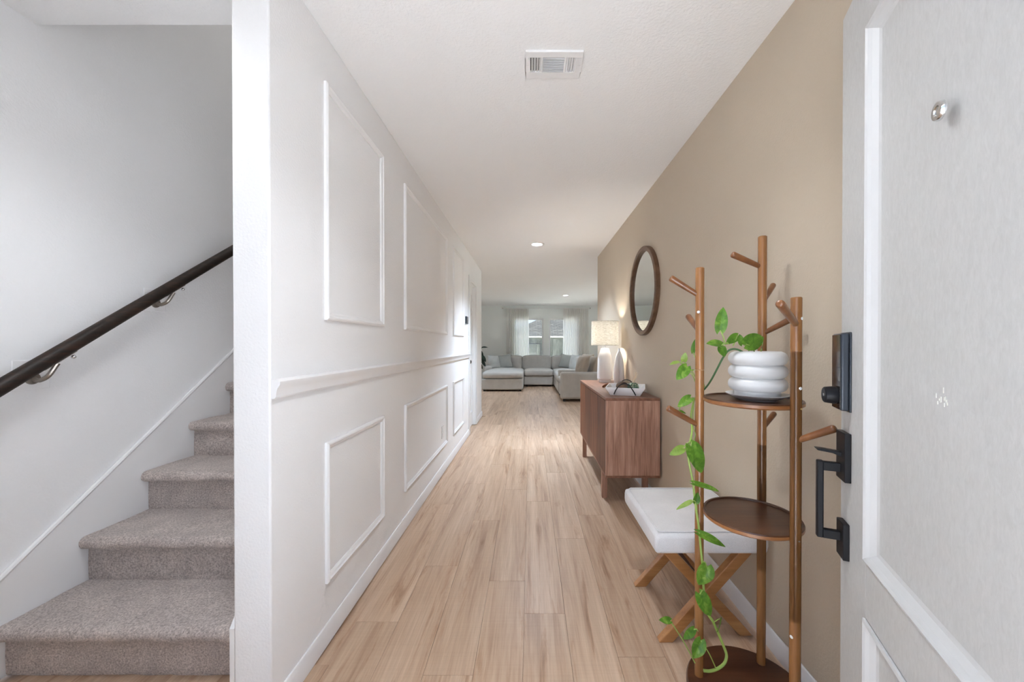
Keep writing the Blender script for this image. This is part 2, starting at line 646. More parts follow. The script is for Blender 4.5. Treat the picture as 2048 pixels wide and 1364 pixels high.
def super_cushion(sx, sy, sz, e1=0.55, e2=0.3, nu=36, nv=18, wrinkle=0.0, seed=0, puff=0.0):
    """pillowy closed block centred on the origin"""
    def c(a, e): k = math.cos(a); return math.copysign(abs(k) ** e, k)
    def sn(a, e): k = math.sin(a); return math.copysign(abs(k) ** e, k)
    vs, fs = [], []
    for j in range(nv + 1):
        b = -PI / 2 + PI * j / nv
        for i in range(nu):
            a = 2 * PI * i / nu
            p = Vector((sx / 2 * c(b, e1) * c(a, e2), sy / 2 * c(b, e1) * sn(a, e2), sz / 2 * sn(b, e1)))
            if puff and p.z > 0:
                p.z += puff * max(0, 1 - (2 * p.x / sx) ** 2) * max(0, 1 - (2 * p.y / sy) ** 2)
            if wrinkle:
                q = p * 7 + Vector((seed * 3.1, seed * 1.7, seed))
                p += p.normalized() * wrinkle * noise.noise(q)
            vs.append(p)
    for j in range(nv):
        for i in range(nu):
            k = (i + 1) % nu
            fs.append((j * nu + i, j * nu + k, (j + 1) * nu + k, (j + 1) * nu + i))
    return vs, fs


def throw_pillow(w, h, t, n=20, seed=0):
    """square pillow in the local xz plane, thickness along y, pinched corners"""
    vs, fs = [], []
    for side in (-1, 1):
        for j in range(n + 1):
            for i in range(n + 1):
                u, v = 2 * i / n - 1, 2 * j / n - 1
                pin = 1 - 0.07 * (1 - v * v) * abs(u) ** 3
                pin2 = 1 - 0.07 * (1 - u * u) * abs(v) ** 3
                th = t / 2 * ((1 - u * u) * (1 - v * v)) ** 0.42
                th *= 1 + 0.10 * noise.noise(Vector((u * 2 + seed, v * 2, seed)))
                vs.append((u * w / 2 * pin, side * th, v * h / 2 * pin2))
    m = (n + 1) ** 2
    for sft, rev in ((0, False), (m, True)):
        for j in range(n):
            for i in range(n):
                q = (sft + j * (n + 1) + i, sft + j * (n + 1) + i + 1, sft + (j + 1) * (n + 1) + i + 1, sft + (j + 1) * (n + 1) + i)
                fs.append(tuple(reversed(q)) if rev else q)
    return vs, fs


def smooth_path(pts, n=6):
    """Catmull-Rom through pts"""
    P = [Vector(p) for p in pts]
    P = [P[0] * 2 - P[1]] + P + [P[-1] * 2 - P[-2]]
    out = []
    for i in range(1, len(P) - 2):
        a, b, c, d = P[i - 1], P[i], P[i + 1], P[i + 2]
        for k in range(n):
            t = k / n
            out.append(0.5 * ((2 * b) + (c - a) * t + (2 * a - 5 * b + 4 * c - d) * t * t + (3 * b - a - 3 * c + d) * t ** 3))
    out.append(P[-2])
    return out


def rot(axis, deg):
    return Matrix.Rotation(math.radians(deg), 4, axis)


def T(x, y, z):
    return Matrix.Translation((x, y, z))


# ------------------------------------------------------------------ setting: dimensions
XL, XR, H = -0.833, 0.972, 2.485          # hall faces, ceiling
WL = -0.953                               # stair side of the hall wall
XS = -1.945                               # stair wall face
YF = 0.06                                 # inner face of the front wall
YE_L, YE_R = 6.40, 5.36                   # hall wall ends
YFAR = 12.0
XLV, XRV = -3.2, 4.3                      # living room sides
DX0, DX1, DH = -0.50, 0.44, 2.06          # front doorway
ST0, RUN, RISE, NST = 1.366, 0.257, 0.196, 12
YWELL = ST0 + RUN * NST                   # end of the stairwell
HW = 5.0                                  # stairwell top


def plank_mesh(wd, ln):
    t, b = 0.0, -0.008
    c = 0.0007
    x, y = wd / 2 - 0.0004, ln / 2 - 0.0004
    vs = [(-x + c, -y + c, t), (x - c, -y + c, t), (x - c, y - c, t), (-x + c, y - c, t),
          (-x, -y, t - c), (x, -y, t - c), (x, y, t - c), (-x, y, t - c),
          (-x, -y, b), (x, -y, b), (x, y, b), (-x, y, b)]
    fs = [(0, 1, 2, 3)]
    for i in range(4):
        j = (i + 1) % 4
        fs.append((4 + i, 4 + j, j, i))
        fs.append((8 + i, 8 + j, 4 + j, 4 + i))
    me = bpy.data.meshes.new('plank')
    me.from_pydata(vs, [], fs)
    me.materials.append(M_PLANK)
    return me


fl = MB()
fl.box(XS, XR, -0.10, YE_R, -0.12, -0.008)
fl.box(XLV, XRV, YE_R, YFAR, -0.12, -0.008)
floor = struct('floor', fl, M_PLANK, label='light oak plank floor')
cache = {}
PW, PL = 0.185, 1.215
ends = {0: 1.686, -1: 1.92, -2: 1.37, -4: 1.635, 1: 2.34, -3: 2.05, 2: 1.45, 3: 2.02, 4: 1.62}
for i in range(-18, 24):
    x0, x1 = -0.026 + PW * i, -0.026 + PW * (i + 1)
    e = ends.get(i, random.uniform(0, PL))
    y = e - PL * math.ceil(e / PL + 0.1)
    while y < YFAR:
        a, b = y, y + PL
        y += PL
        xa, xb = x0, x1
        # the hall strip, the foyer strip before the stairs, the living room
        lo, hi = -0.1, YFAR
        xm = (x0 + x1) / 2
        if xm < XS or xm > XR:
            lo = YE_R
        elif xm < XL:
            if a < ST0 + 0.05: hi = ST0 + 0.05
            else: lo = YE_L - 0.02
        a, b = max(a, lo), min(b, hi)
        if lo == YE_R:
            xa, xb = max(xa, XLV), min(xb, XRV)
        if b <= 1.4:
            xa = max(xa, XS)
        if b <= YE_R + 0.05:
            xb = min(xb, XR)
        if b - a < 0.03 or xb - xa < 0.01:
            continue
        key = (round(xb - xa, 3), round(b - a, 3))
        if key not in cache:
            cache[key] = plank_mesh(*key)
        o = bpy.data.objects.new('plank', cache[key])
        COL.objects.link(o)
        o.parent = floor
        o.location = ((xa + xb) / 2, (a + b) / 2, 0)

# ceiling (with the stairwell opening) and stairwell top
c = MB()
YW0 = 1.479
c.box(XS - 0.12, XR + 0.12, -0.10, YW0, H, H + 0.25)
c.box(WL, XR + 0.12, YW0, YE_R, H, H + 0.25)
c.box(XS - 0.12, WL, YWELL, YE_R, H, H + 0.25)
c.box(XLV, XRV, YE_R, YFAR, H, H + 0.25)
struct('ceiling', c, M_CEIL)
c = MB()
c.box(XS - 0.12, WL + 0.12, YW0 - 0.12, YWELL + 0.12, HW, HW + 0.1)
struct('ceiling_stairwell', c, M_CEIL)

# hall wall on the left with the closet doorway
CY0, CY1, CH = 5.10, 5.72, 2.11
wl = MB()
wl.box(WL, XL, 1.193, CY0, 0, H)
wl.box(WL, XL, CY1, YE_L, 0, H)
wl.box(WL, XL, CY0, CY1, CH, H)
wl.box(WL, XL, YW0, YWELL, H, HW)
struct('wall_left', wl, M_WALL, label='white textured hall wall with picture-frame mouldings', bevel=0.006)
wb = MB()
wb.box(XLV - 0.12, WL, YE_L - 0.12, YE_L, 0, H)
struct('wall_living_front', wb, M_WALL)
wb = MB()
wb.box(WL - 0.6, WL, CY0 - 0.05, CY0 - 0.01, 0, H)
struct('wall_closet', wb, M_WALL)
# stair wall
ws = MB()
ws.box(XS - 0.12, XS, YF - 0.15, YWELL + 0.12, 0, HW)
struct('wall_stair', ws, M_WALL, label='white textured stair wall')
wb = MB()
wb.box(XS, WL, YWELL, YWELL + 0.12, 0, HW)
struct('wall_stair_end', wb, M_WALL)
wb = MB()
wb.box(XS, WL, YW0 - 0.12, YW0, H + 0.25, HW)
struct('wall_stair_header', wb, M_WALL)
# right wall
wr = MB()
wr.box(XR, XR + 0.12, -0.10, YE_R, 0, H)
struct('wall_right', wr, M_TAN, label='tan painted hall wall')
wb = MB()
wb.box(XR + 0.12, XRV + 0.12, YE_R - 0.12, YE_R, 0, H)
struct('wall_living_front_right', wb, M_FAR)
# front wall with the doorway round the camera
wf = MB()
y0, y1 = -0.10, YF
wf.box(XS, DX0, y0, y1, 0, H)
wf.box(DX0, DX1, y0, y1, DH, H)
wf.box(DX1, XR, y0, y1, 0, H)
struct('wall_front', wf, M_WALL)

# far wall with two window openings
W1, W2, WZ0, WZ1 = (-0.53, 0.43), (0.61, 1.57), 0.55, 2.075
wk = MB()
y0, y1 = YFAR, YFAR + 0.14
wk.box(XLV, W1[0], y0, y1, 0, H)
wk.box(W1[1], W2[0], y0, y1, 0, H)
wk.box(W2[1], XRV, y0, y1, 0, H)
for a, b in (W1, W2):
    wk.box(a, b, y0, y1, 0, WZ0)
    wk.box(a, b, y0, y1, WZ1, H)
struct('wall_back', wk, M_FAR, label='pale grey far wall of the living room')
wv = MB()
wv.box(XLV - 0.12, XLV, YE_L, YFAR, 0, H)
struct('wall_living_left', wv, M_FAR)
# living room right wall with a wide unseen opening added for side light
wv = MB()
PY_0, PY_1, PZ = 7.4, 10.6, 2.1
wv.box(XRV, XRV + 0.12, YE_R, PY_0, 0, H)
wv.box(XRV, XRV + 0.12, PY_1, YFAR, 0, H)
wv.box(XRV, XRV + 0.12, PY_0, PY_1, PZ, H)
struct('wall_living_right', wv, M_FAR)


def window(name, x0, x1, z0, z1, y, label, cross=False):
    r = thing(name, ((x0 + x1) / 2, y, z0), label, None, None, 'structure')
    t, d = 0.045, 0.05
    f = MB()
    f.box(x0, x0 + t, y, y + d, z0, z1)
    f.box(x1 - t, x1, y, y + d, z0, z1)
    f.box(x0 + t, x1 - t, y, y + d, z0, z0 + t)
    f.box(x0 + t, x1 - t, y, y + d, z1 - t, z1)
    f.build('window_frame', M_WHITE, r, bevel=0.004)
    g = MB()
    g.box(x0 + t, x1 - t, y + 0.02, y + 0.026, z0 + t, z1 - t)
    g.build('pane', M_GLASS, r)
    s = MB()
    s.box(x0 - 0.03, x1 + 0.03, y - 0.09, y, z0 - 0.03, z0)
    s.build('window_sill', M_WHITE, r, bevel=0.004)
    return r


pd_ = thing('window_3', (XRV + 0.05, (PY_0 + PY_1) / 2, 0), 'unseen sliding glass door added in the living room side wall', None, None, 'structure')
m = MB()
for a, b in ((PY_0, PY_0 + 0.06), ((PY_0 + PY_1) / 2 - 0.03, (PY_0 + PY_1) / 2 + 0.03), (PY_1 - 0.06, PY_1)):
    m.box(XRV + 0.03, XRV + 0.08, a, b, 0, PZ)
m.box(XRV + 0.03, XRV + 0.08, PY_0, PY_1, PZ - 0.06, PZ)
m.box(XRV + 0.03, XRV + 0.08, PY_0, PY_1, 0, 0.06)
m.build('window_frame', M_WHITE, pd_)
for a, b in ((PY_0 + 0.06, (PY_0 + PY_1) / 2 - 0.03), ((PY_0 + PY_1) / 2 + 0.03, PY_1 - 0.06)):
    m = MB(); m.box(XRV + 0.05, XRV + 0.056, a, b, 0.06, PZ - 0.06); m.build('pane', M_GLASS, pd_)
window('window_1', W1[0], W1[1], WZ0, WZ1, YFAR + 0.05, 'tall white-framed window beside the left curtain')
window('window_2', W2[0], W2[1], WZ0, WZ1, YFAR + 0.05, 'tall white-framed window beside the right curtain')

# baseboards
BB = 0.083


def baseboard(name, mb):
    return struct(name, mb, M_TRIM, bevel=0.003)


def bprof(face, sgn, h=BB):
    t = 0.013
    return [(face, 0), (face + sgn * t, 0), (face + sgn * t, h - 0.016), (face + sgn * t * 0.45, h), (face, h)]


m = MB(); m.prism(bprof(XL, 1), 1.193, CY0 - 0.065, 'Y'); baseboard('baseboard_left', m)
m = MB(); m.prism(bprof(XL, 1), CY1 + 0.065, YE_L + 0.013, 'Y'); m.box(XL - 0.12, XL, YE_L, YE_L + 0.013, 0, BB); baseboard('baseboard_left_far', m)
m = MB(); m.prism(bprof(XR, -1), 0.06, YE_R, 'Y'); baseboard('baseboard_right', m)
m = MB(); m.box(XLV, XRV, YFAR - 0.013, YFAR, 0, BB); baseboard('baseboard_back', m)

# chair rail on the left wall
RZ = 1.046
rail = [(XL, RZ), (XL + 0.010, RZ), (XL + 0.016, RZ + 0.006), (XL + 0.017, RZ + 0.020), (XL + 0.021, RZ + 0.034),
        (XL + 0.029, RZ + 0.046), (XL + 0.030, RZ + 0.056), (XL + 0.018, RZ + 0.061), (XL + 0.008, RZ + 0.063), (XL, RZ + 0.063)]
m = MB(); m.prism(rail, 1.197, CY0 - 0.065, 'Y')
struct('trim_1', m, M_TRIM, label='white moulded chair rail along the hall wall', smooth=True)


def frame_trim(name, y0, y1, z0, z1, label):
    """picture-frame moulding: four mitred strips with a stepped profile, each strip a piece"""
    r = thing(name, (XL, (y0 + y1) / 2, z0), label, None, None, 'structure')
    W = 0.032
    prof = [(0.0, 0.0), (0.0, 0.010), (0.006, 0.015), (0.012, 0.016), (0.017, 0.011), (0.025, 0.009), (W, 0.004), (W, 0.0)]
    corners = [((y0, z0), (1, 1)), ((y1, z0), (-1, 1)), ((y1, z1), (-1, -1)), ((y0, z1), (1, -1))]
    for k in range(4):
        (ya, za), (sa, ta) = corners[k]
        (yb, zb), (sb, tb) = corners[(k + 1) % 4]
        n = len(prof)
        vs = [(XL + d, ya + sa * u, za + ta * u) for u, d in prof] + [(XL + d, yb + sb * u, zb + tb * u) for u, d in prof]
        fs = [(i, i + 1, n + i + 1, n + i) for i in range(n - 1)]
        mb = MB().add(vs, fs)
        mb.build('moulding_strip', M_TRIM, r)
    return r


frames = [(1.510, 2.104), (2.463, 3.716), (4.02, 4.64)]
names = ['nearest', 'middle', 'far']
for k, (a, b) in enumerate(frames):
    frame_trim('trim_%d' % (2 + k), a, b, 1.322, 2.288, 'tall %s picture-frame moulding above the chair rail' % names[k])
    frame_trim('trim_%d' % (5 + k), a, b, 0.247, 0.822, '%s picture-frame moulding below the chair rail' % names[k])

# closet door in the left wall (recessed, two panels)
dr = thing('door_2', (XL - 0.05, (CY0 + CY1) / 2, 0), 'white two-panel interior door at the end of the hall wall', None, None, 'structure')
xf = XL - 0.045
m = MB()
s_ = 0.10
m.box(xf - 0.035, xf, CY0 + 0.012, CY0 + s_, 0.012, CH - 0.012)
m.box(xf - 0.035, xf, CY1 - s_, CY1 - 0.012, 0.012, CH - 0.012)
for a, b in ((0.012, 0.22), (0.93, 1.07), (CH - 0.14, CH - 0.012)):
    m.box(xf - 0.035, xf, CY0 + s_, CY1 - s_, a, b)
m.build('slab', M_WHITE, dr, bevel=0.006)
for a, b in ((0.22, 0.93), (1.07, CH - 0.14)):
    p = MB()
    p.box(xf - 0.028, xf - 0.014, CY0 + s_, CY1 - s_, a, b)
    y0, y1 = CY0 + s_, CY1 - s_
    p.build('door_panel', M_WHITE, dr)
    q = MB()
    i0, d0 = 0.05, 0.012
    vs = [(xf - 0.014, y0 + 0.02, a + 0.02), (xf - 0.014, y1 - 0.02, a + 0.02), (xf - 0.014, y1 - 0.02, b - 0.02), (xf - 0.014, y0 + 0.02, b - 0.02),
          (xf - 0.004, y0 + i0, a + i0), (xf - 0.004, y1 - i0, a + i0), (xf - 0.004, y1 - i0, b - i0), (xf - 0.004, y0 + i0, b - i0)]
    fs = [(4, 5, 6, 7)] + [(i, (i + 1) % 4, 4 + (i + 1) % 4, 4 + i) for i in range(4)]
    q.add(vs, fs).build('raised_field', M_WHITE, dr)
cs = MB()
cw, ct = 0.062, 0.016
cs.box(XL, XL + ct, CY0 - cw, CY0, 0, CH + cw)
cs.box(XL, XL + ct, CY1, CY1 + cw, 0, CH + cw)
cs.box(XL, XL + ct, CY0, CY1, CH, CH + cw)
cs.build('casing', M_TRIM, dr, bevel=0.005)
jm = MB()
jm.box(WL, XL, CY0, CY0 + 0.012, 0, CH)
jm.box(WL, XL, CY1 - 0.012, CY1, 0, CH)
jm.box(WL, XL, CY0 + 0.012, CY1 - 0.012, CH - 0.012, CH)
jm.build('jamb', M_TRIM, dr)
kn = MB()
kn.lathe([(0.0, 0), (0.026, 0), (0.026, 0.006), (0.010, 0.010), (0.009, 0.030), (0.020, 0.036), (0.027, 0.048), (0.024, 0.060), (0.012, 0.066), (0, 0.067)], 20,
         M=T(xf, CY0 + 0.065, 0.985) @ rot('Y', 90))
kn.build('door_knob', M_KNOBDARK, dr, smooth=True)
for z in (0.25, 1.05, 1.88):
    h = MB()
    h.box(xf - 0.004, xf + 0.012, CY1 - 0.014, CY1 - 0.004, z - 0.045, z + 0.045)
    h.build('hinge', M_SILVER, dr)

# ------------------------------------------------------------------ front entry door, standing open
DW, DT = 0.914, 0.045
HP = Vector((0.431, 0.108, 0.012))
ud = Vector((0.395, 0.918, 0)).normalized()
ang = math.atan2(ud.y, ud.x)
fd = thing('door_1', HP, 'white panelled front door standing open beside the camera', None, None, 'structure', rz=ang)
# local: x from hinge to free edge, y=0 is the outside face, -y into the leaf, z up
X = lambda s: DW - s
PS = 0.146
slab = MB()
zt = 2.03
slab.box(X(PS), DW, -DT, 0, 0, zt)
slab.box(0, PS, -DT, 0, 0, zt)
rails = [(0, 0.16), (0.61, 0.735), (1.90, zt)]
for a, b in rails:
    slab.box(PS, X(PS), -DT, 0, a, b)
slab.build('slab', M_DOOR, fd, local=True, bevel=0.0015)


def loop_mould(x0, x1, z0, z1, prof, parent, name, mat):
    mb = MB()
    cs_ = [((x0, z0), (1, 1)), ((x1, z0), (-1, 1)), ((x1, z1), (-1, -1)), ((x0, z1), (1, -1))]
    n = len(prof)
    for k in range(4):
        (xa, za), (sa, ta) = cs_[k]
        (xb, zb), (sb, tb) = cs_[(k + 1) % 4]
        vs = [(xa + sa * u, d, za + ta * u) for u, d in prof] + [(xb + sb * u, d, zb + tb * u) for u, d in prof]
        fs = [(i, i + 1, n + i + 1, n + i) for i in range(n - 1)]
        mb.add(vs, fs)
    return mb.build(name, mat, parent, local=True)


mprof = [(0.0, 0.0), (0.0, 0.005), (0.006, 0.007), (0.011, 0.004), (0.016, -0.002), (0.026, -0.010), (0.036, -0.0125)]
for a, b in ((0.16, 0.61), (0.735, 1.90)):
    p = MB()
    p.box(PS - 0.002, X(PS) + 0.002, -0.034, -0.012, a - 0.002, b + 0.002)
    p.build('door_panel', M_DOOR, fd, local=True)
    loop_mould(PS, X(PS), a, b, mprof, fd, 'panel_moulding', M_DOORMOULD)
# peephole
ph = MB()
ph.lathe([(0.0, 0.004), (0.007, 0.004), (0.008, 0.006), (0.013, 0.006), (0.0145, 0.003), (0.0145, 0.0)], 28, M=T(X(0.407), 0, 1.568 - 0.0) @ rot('X', -90))
ph.v = [Vector(v) for v in ph.v]
pho = ph.build('peephole', M_CHROME, fd, local=True, smooth=True)
# pale chips in the paint
ch = MB()
random.seed(3)
for k in range(11):
    s0 = 0.402 - 0.035 * random.random()
    z0 = 1.145 - 0.012 - 0.022 * random.random()
    hh = random.uniform(0.003, 0.010)
    ch.box(X(s0), X(s0) + 0.0022, -0.0125, -0.0114, z0, z0 + hh)
ch.build('paint_chip', M_CHIP, fd, local=True, bevel=0.0004)
random.seed(11)
# keypad deadbolt: body standing off the leaf, glossy face, turn knob
Z0 = HP.z
lk = MB()
lk.box(X(0.068), X(0.004), 0, 0.004, 1.058 - Z0, 1.251 - Z0)
lko = lk.build('keypad_lock', M_SLATE, fd, local=True, bevel=0.0018)
b_ = MB(); b_.box(X(0.066), X(0.006), 0.004, 0.020, 1.061 - Z0, 1.248 - Z0)
b_.build('lock_body', M_SLATE, lko, local=True, bevel=0.004, seg=3)
b_ = MB(); b_.box(X(0.064), X(0.008), 0.0195, 0.0215, 1.064 - Z0, 1.245 - Z0)
b_.build('keypad_face', M_BLACKGLOSS, lko, local=True, bevel=0.0008)
b_ = MB()
b_.lathe([(0.0, 0), (0.021, 0), (0.022, 0.004), (0.021, 0.014), (0.0195, 0.024), (0.017, 0.026), (0, 0.0262)], 32, M=T(X(0.036), 0.0205, 1.096 - Z0) @ rot('X', -90))
b_.build('turn_knob', M_BLACK, lko, local=True, smooth=True)
b_ = MB(); b_.box(X(0.0375), X(0.0345), 0.0465, 0.0471, 1.093 - Z0, 1.099 - Z0)
b_.build('knob_mark', M_CHROME, lko, local=True)
# black grip handleset
gp = MB(); gp.box(X(0.068), X(0.010), 0, 0.013, 0.889 - Z0, 1.007 - Z0)
gpo = gp.build('handle_set', M_BLACK, fd, local=True, bevel=0.0015)
gp = MB(); gp.box(X(0.060), X(0.014), 0, 0.013, 0.698 - Z0, 0.786 - Z0)
gp.build('lower_plate', M_BLACK, gpo, local=True, bevel=0.0015)
gp = MB(); gp.box(X(0.043), X(0.027), 0.046, 0.060, 0.738 - Z0, 0.931 - Z0)
gp.build('grip_bar', M_BLACK, gpo, local=True, bevel=0.003)
for z in (0.919, 0.750):
    gp = MB(); gp.box(X(0.042), X(0.028), 0.012, 0.048, z - 0.012 - Z0, z + 0.010 - Z0)
    gp.build('grip_arm', M_BLACK, gpo, local=True, bevel=0.002)
gp = MB()
gp.prism([(0.010, 0.945 - Z0), (0.030, 0.953 - Z0), (0.060, 0.957 - Z0), (0.064, 0.962 - Z0), (0.050, 0.962 - Z0), (0.010, 0.957 - Z0)], X(0.046), X(0.026), 'X')
gp.build('thumb_latch', M_BLACK, gpo, local=True, bevel=0.001)

# ------------------------------------------------------------------ staircase
stair = thing('staircase', ((XS + WL) / 2, ST0, 0), 'carpeted staircase rising beside the white stair wall', 'staircase')
SW0, SW1 = XS + 0.0155, WL - 0.0155
for i in range(NST):
    y, z = ST0 + RUN * i, RISE * i
    zt_ = z + RISE
    nz = 0.030
    prof = [(y + 0.004, z - (0.0 if i == 0 else 0.03)), (y, z + 0.012), (y - 0.001, z + 0.07), (y, zt_ - 0.058)]
    # rounded nosing
    for k in range(9):
        a = -PI / 2 - PI * k / 8 * 1.0
        prof.append((y - nz + 0.018 + 0.026 * math.cos(a) * 0.95, zt_ - 0.027 + 0.027 * math.sin(a)))
    nx = 5
    for k in range(1, nx + 1):
        prof.append((y + (RUN + (0.02 if i < NST - 1 else -0.004)) * k / nx, zt_ - 0.001))
    n = len(prof)
    NXS = 40
    vs, fs = [], []
    for j in range(NXS + 1):
        xx = SW0 + (SW1 - SW0) * j / NXS
        for (py_, pz_) in prof:
            q = Vector((xx * 9, py_ * 9, pz_ * 9))
            d = 0.0035 * noise.noise(q) + 0.0015 * noise.noise(q * 5)
            vs.append((xx, py_ + d, pz_ + d))
    for j in range(NXS):
        for k in range(n - 1):
            fs.append((j * n + k, j * n + k + 1, (j + 1) * n + k + 1, (j + 1) * n + k))
    MB().add(vs, fs).build('step', M_CARPET, stair, smooth=True, angle=80)


def skirt(x0, x1, name, ytop0, cat_label):
    zt0 = 0.364 + (ytop0 - 1.356) * 0.745
    y1 = YWELL
    poly = [(ytop0, 0), (y1, 0), (y1, zt0 + (y1 - ytop0) * 0.762), (ytop0, zt0)]
    m = MB(); m.prism(poly, x0, x1, 'X')
    o = struct(name, m, M_TRIM, label=cat_label)
    return o, zt0


o, z_ = skirt(XS, XS + 0.015, 'trim_8', 1.22, 'white skirt board following the stairs up the stair wall')
m = MB()
b0, b1 = Vector((XS + 0.009, 1.22, z_)), Vector((XS + 0.009, YWELL, z_ + (YWELL - 1.22) * 0.762))
m.tube([b0, b1], 0.010, 8)
m.build('skirt_bead', M_TRIM, o, smooth=True)
m = MB()
m.prism([(1.195, 0), (YWELL, 0), (YWELL, 0.315 + (YWELL - 1.195) * 0.762), (1.215, 0.332), (1.195, 0.305)], WL - 0.015, WL, 'X')
struct('trim_9', m, M_TRIM, label='white skirt board on the stair side of the hall wall')

# handrail on the stair wall
hr = thing('handrail', (XS + 0.085, 1.1, 1.0), 'dark wooden handrail on brackets along the stair wall', 'handrail')
ra, rb = Vector((XS + 0.085, 1.10, 1.071 - 0.207 * 0.722)), Vector((XS + 0.085, 4.3, 1.071 + 2.993 * 0.722))
m = MB(); m.tube([ra, rb], 0.026, 20); m.build('rail', M_RAIL, hr, smooth=True)
for by in (1.455, 1.935, 3.1):
    bz = 1.071 + (by - 1.307) * 0.722 - 0.026
    p = MB(); p.box(XS, XS + 0.006, by - 0.062, by + 0.050, bz - 0.105, bz + 0.01)
    bp = p.build('bracket_plate', M_WALL, hr, bevel=0.003)
    a = MB()
    a.tube(smooth_path([(XS + 0.006, by - 0.005, bz - 0.062), (XS + 0.035, by - 0.006, bz - 0.070), (XS + 0.066, by - 0.002, bz - 0.052), (XS + 0.084, by + 0.012, bz - 0.004)], 4), [0.0085] * 5 + [0.008] * 8, 10)
    a.tube([(XS + 0.084, by - 0.030, bz - 0.024), (XS + 0.084, by + 0.070, bz + 0.047)], 0.0075, 8)
    a.lathe([(0, 0), (0.024, 0), (0.022, 0.006), (0.01, 0.010), (0, 0.010)], 18, M=T(XS + 0.006, by - 0.005, bz - 0.062) @ rot('Y', 90))
    a.build('bracket', M_NICKEL, bp, smooth=True)
    e = MB()
    vs, fs = super_cushion(0.016, 0.016, 0.016, 1, 1, 12, 8)
    e.add(vs, fs, T(XS + 0.086, by + 0.062, bz + 0.020))
    e.build('screw_head', M_CHROME, bp, smooth=True)

# ------------------------------------------------------------------ ceiling fixtures
def recessed(x, y, power, label, cone=125, soft=0.10):
    r = thing('recessed_light', (x, y, H), label, 'ceiling light', 'recessed ceiling lights')
    a = MB()
    a.lathe([(0.064, -0.004), (0.070, -0.010), (0.088, -0.008), (0.093, 0.0), (0.064, 0.0)], 36, c=(x, y, H), closed=True)
    a.build('trim_ring', M_WHITE, r, smooth=True)
    b = MB()
    b.lathe([(0.0, -0.005), (0.03, -0.005), (0.0645, -0.004)], 36, c=(x, y, H))
    b.build('lens', MATS.get('led_lens') or emit('led_lens', (1.0, 0.985, 0.96), 14.0), r)
    ld = bpy.data.lights.new('downlight', 'SPOT')
    ld.energy = power
    ld.color = LEDCOL if y < 3 else LEDCOOL
    ld.spot_size = math.radians(cone)
    ld.spot_blend = 0.9
    ld.shadow_soft_size = soft
    lo = bpy.data.objects.new('downlight', ld)
    COL.objects.link(lo)
    lo.parent = r
    lo.location = (0, 0, -0.012)
    return r


LEDCOL = (0.92, 0.965, 1.02)
LEDCOOL = (0.78, 0.945, 1.15)
recessed(0.088, 4.67, 285, 'lit round recessed light in the hall ceiling', 120)
recessed(0.903, 9.48, 112, 'lit round recessed light in the living room ceiling')
recessed(-1.75, 9.48, 112, 'unseen recessed light added behind the hall wall')  # out-of-view downlights from here on are added to light the living room
recessed(3.1, 9.48, 112, 'unseen recessed light added over the living room corner')
recessed(3.1, 7.0, 112, 'unseen recessed light added by the side wall opening')
recessed(-2.0, 7.4, 112, 'unseen recessed light added past the end of the hall wall')
recessed(0.07, 1.2, 57, 'unseen recessed light added just inside the front door')  # added out of view to brighten the near end of the hall
recessed(-1.22, 1.17, 56, 'unseen recessed light added in the foyer by the stairs', 135, 0.30)  # added out of view to brighten the treads and stair wall

ux, uy = (XS + WL) / 2, 3.3  # lamp added out of view to light the upper stairwell
r = thing('added_stairwell_lamp', (ux, uy, HW), 'unseen round flush lamp added high over the stairs', 'ceiling light')
a = MB(); a.lathe([(0.0, 0), (0.20, 0), (0.205, -0.02), (0.19, -0.035), (0.0, -0.035)], 40, c=(ux, uy, HW)); a.build('base', M_WHITE, r, smooth=True)
a = MB(); a.lathe([(0.188, -0.035), (0.185, -0.06), (0.15, -0.085), (0.08, -0.098), (0.0, -0.10)], 40, c=(ux, uy, HW))
a.build('glass_bowl', emit('stair_glow', (1.0, 0.965, 0.92), 19.0 * LAMP), r, smooth=True)

# air register in the ceiling
vx0, vx1, vy0, vy1 = -0.020, 0.232, 1.602, 1.762
vt = thing('air_vent', ((vx0 + vx1) / 2, (vy0 + vy1) / 2, H), 'white louvred air register in the hall ceiling', 'air vent')
z0 = H - 0.010
m = MB()
gx0, gx1, gx2, gx3 = vx0 + 0.022, vx0 + 0.072, vx0 + 0.172, vx0 + 0.218
gy0, gy1 = vy0 + 0.032, vy1 - 0.040
gxa, gxb, gxc, gxd = gx0, gx0 + 0.046, gx1 + 0.006, gx2
# face plate around three openings
m.box(vx0, vx1, vy0, gy0, z0, H)
m.box(vx0, vx1, gy1, vy1, z0, H)
for a, b in ((vx0, gxa), (gxb, gxc), (gxd, gxd + 0.010), (gxd + 0.050, vx1)):
    m.box(a, b, gy0, gy1, z0, H)
m.build('face_plate', M_WHITE, vt, bevel=0.002)
d = MB(); d.box(vx0 + 0.01, vx1 - 0.01, vy0 + 0.01, vy1 - 0.01, H - 0.0008, H - 0.0002); d.build('duct_shade', M_DARK, vt)  # flat black sheet stands in for the shade behind the slats
for k in range(4):
    x = gxa + 0.004 + k * 0.0118
    s = MB(); s.box(-0.0007, 0.0007, gy0, gy1, -0.0055, 0.0055, T(x + 0.004, 0, H - 0.006) @ rot('Y', 48)); s.build('slat', M_WHITE, vt)
for k in range(4):
    x = gxd + 0.010 + k * 0.0105
    s = MB(); s.box(-0.0007, 0.0007, gy0, gy1, -0.0055, 0.0055, T(x + 0.004, 0, H - 0.006) @ rot('Y', -48)); s.build('slat', M_WHITE, vt)
for k in range(6):
    y = gy0 + 0.007 + k * (gy1 - gy0 - 0.008) / 5.4
    s = MB(); s.box(gxc, gxd, -0.0007, 0.0007, -0.006, 0.006, T(0, y, H - 0.006) @ rot('X', -8)); s.build('slat', M_WHITE, vt)
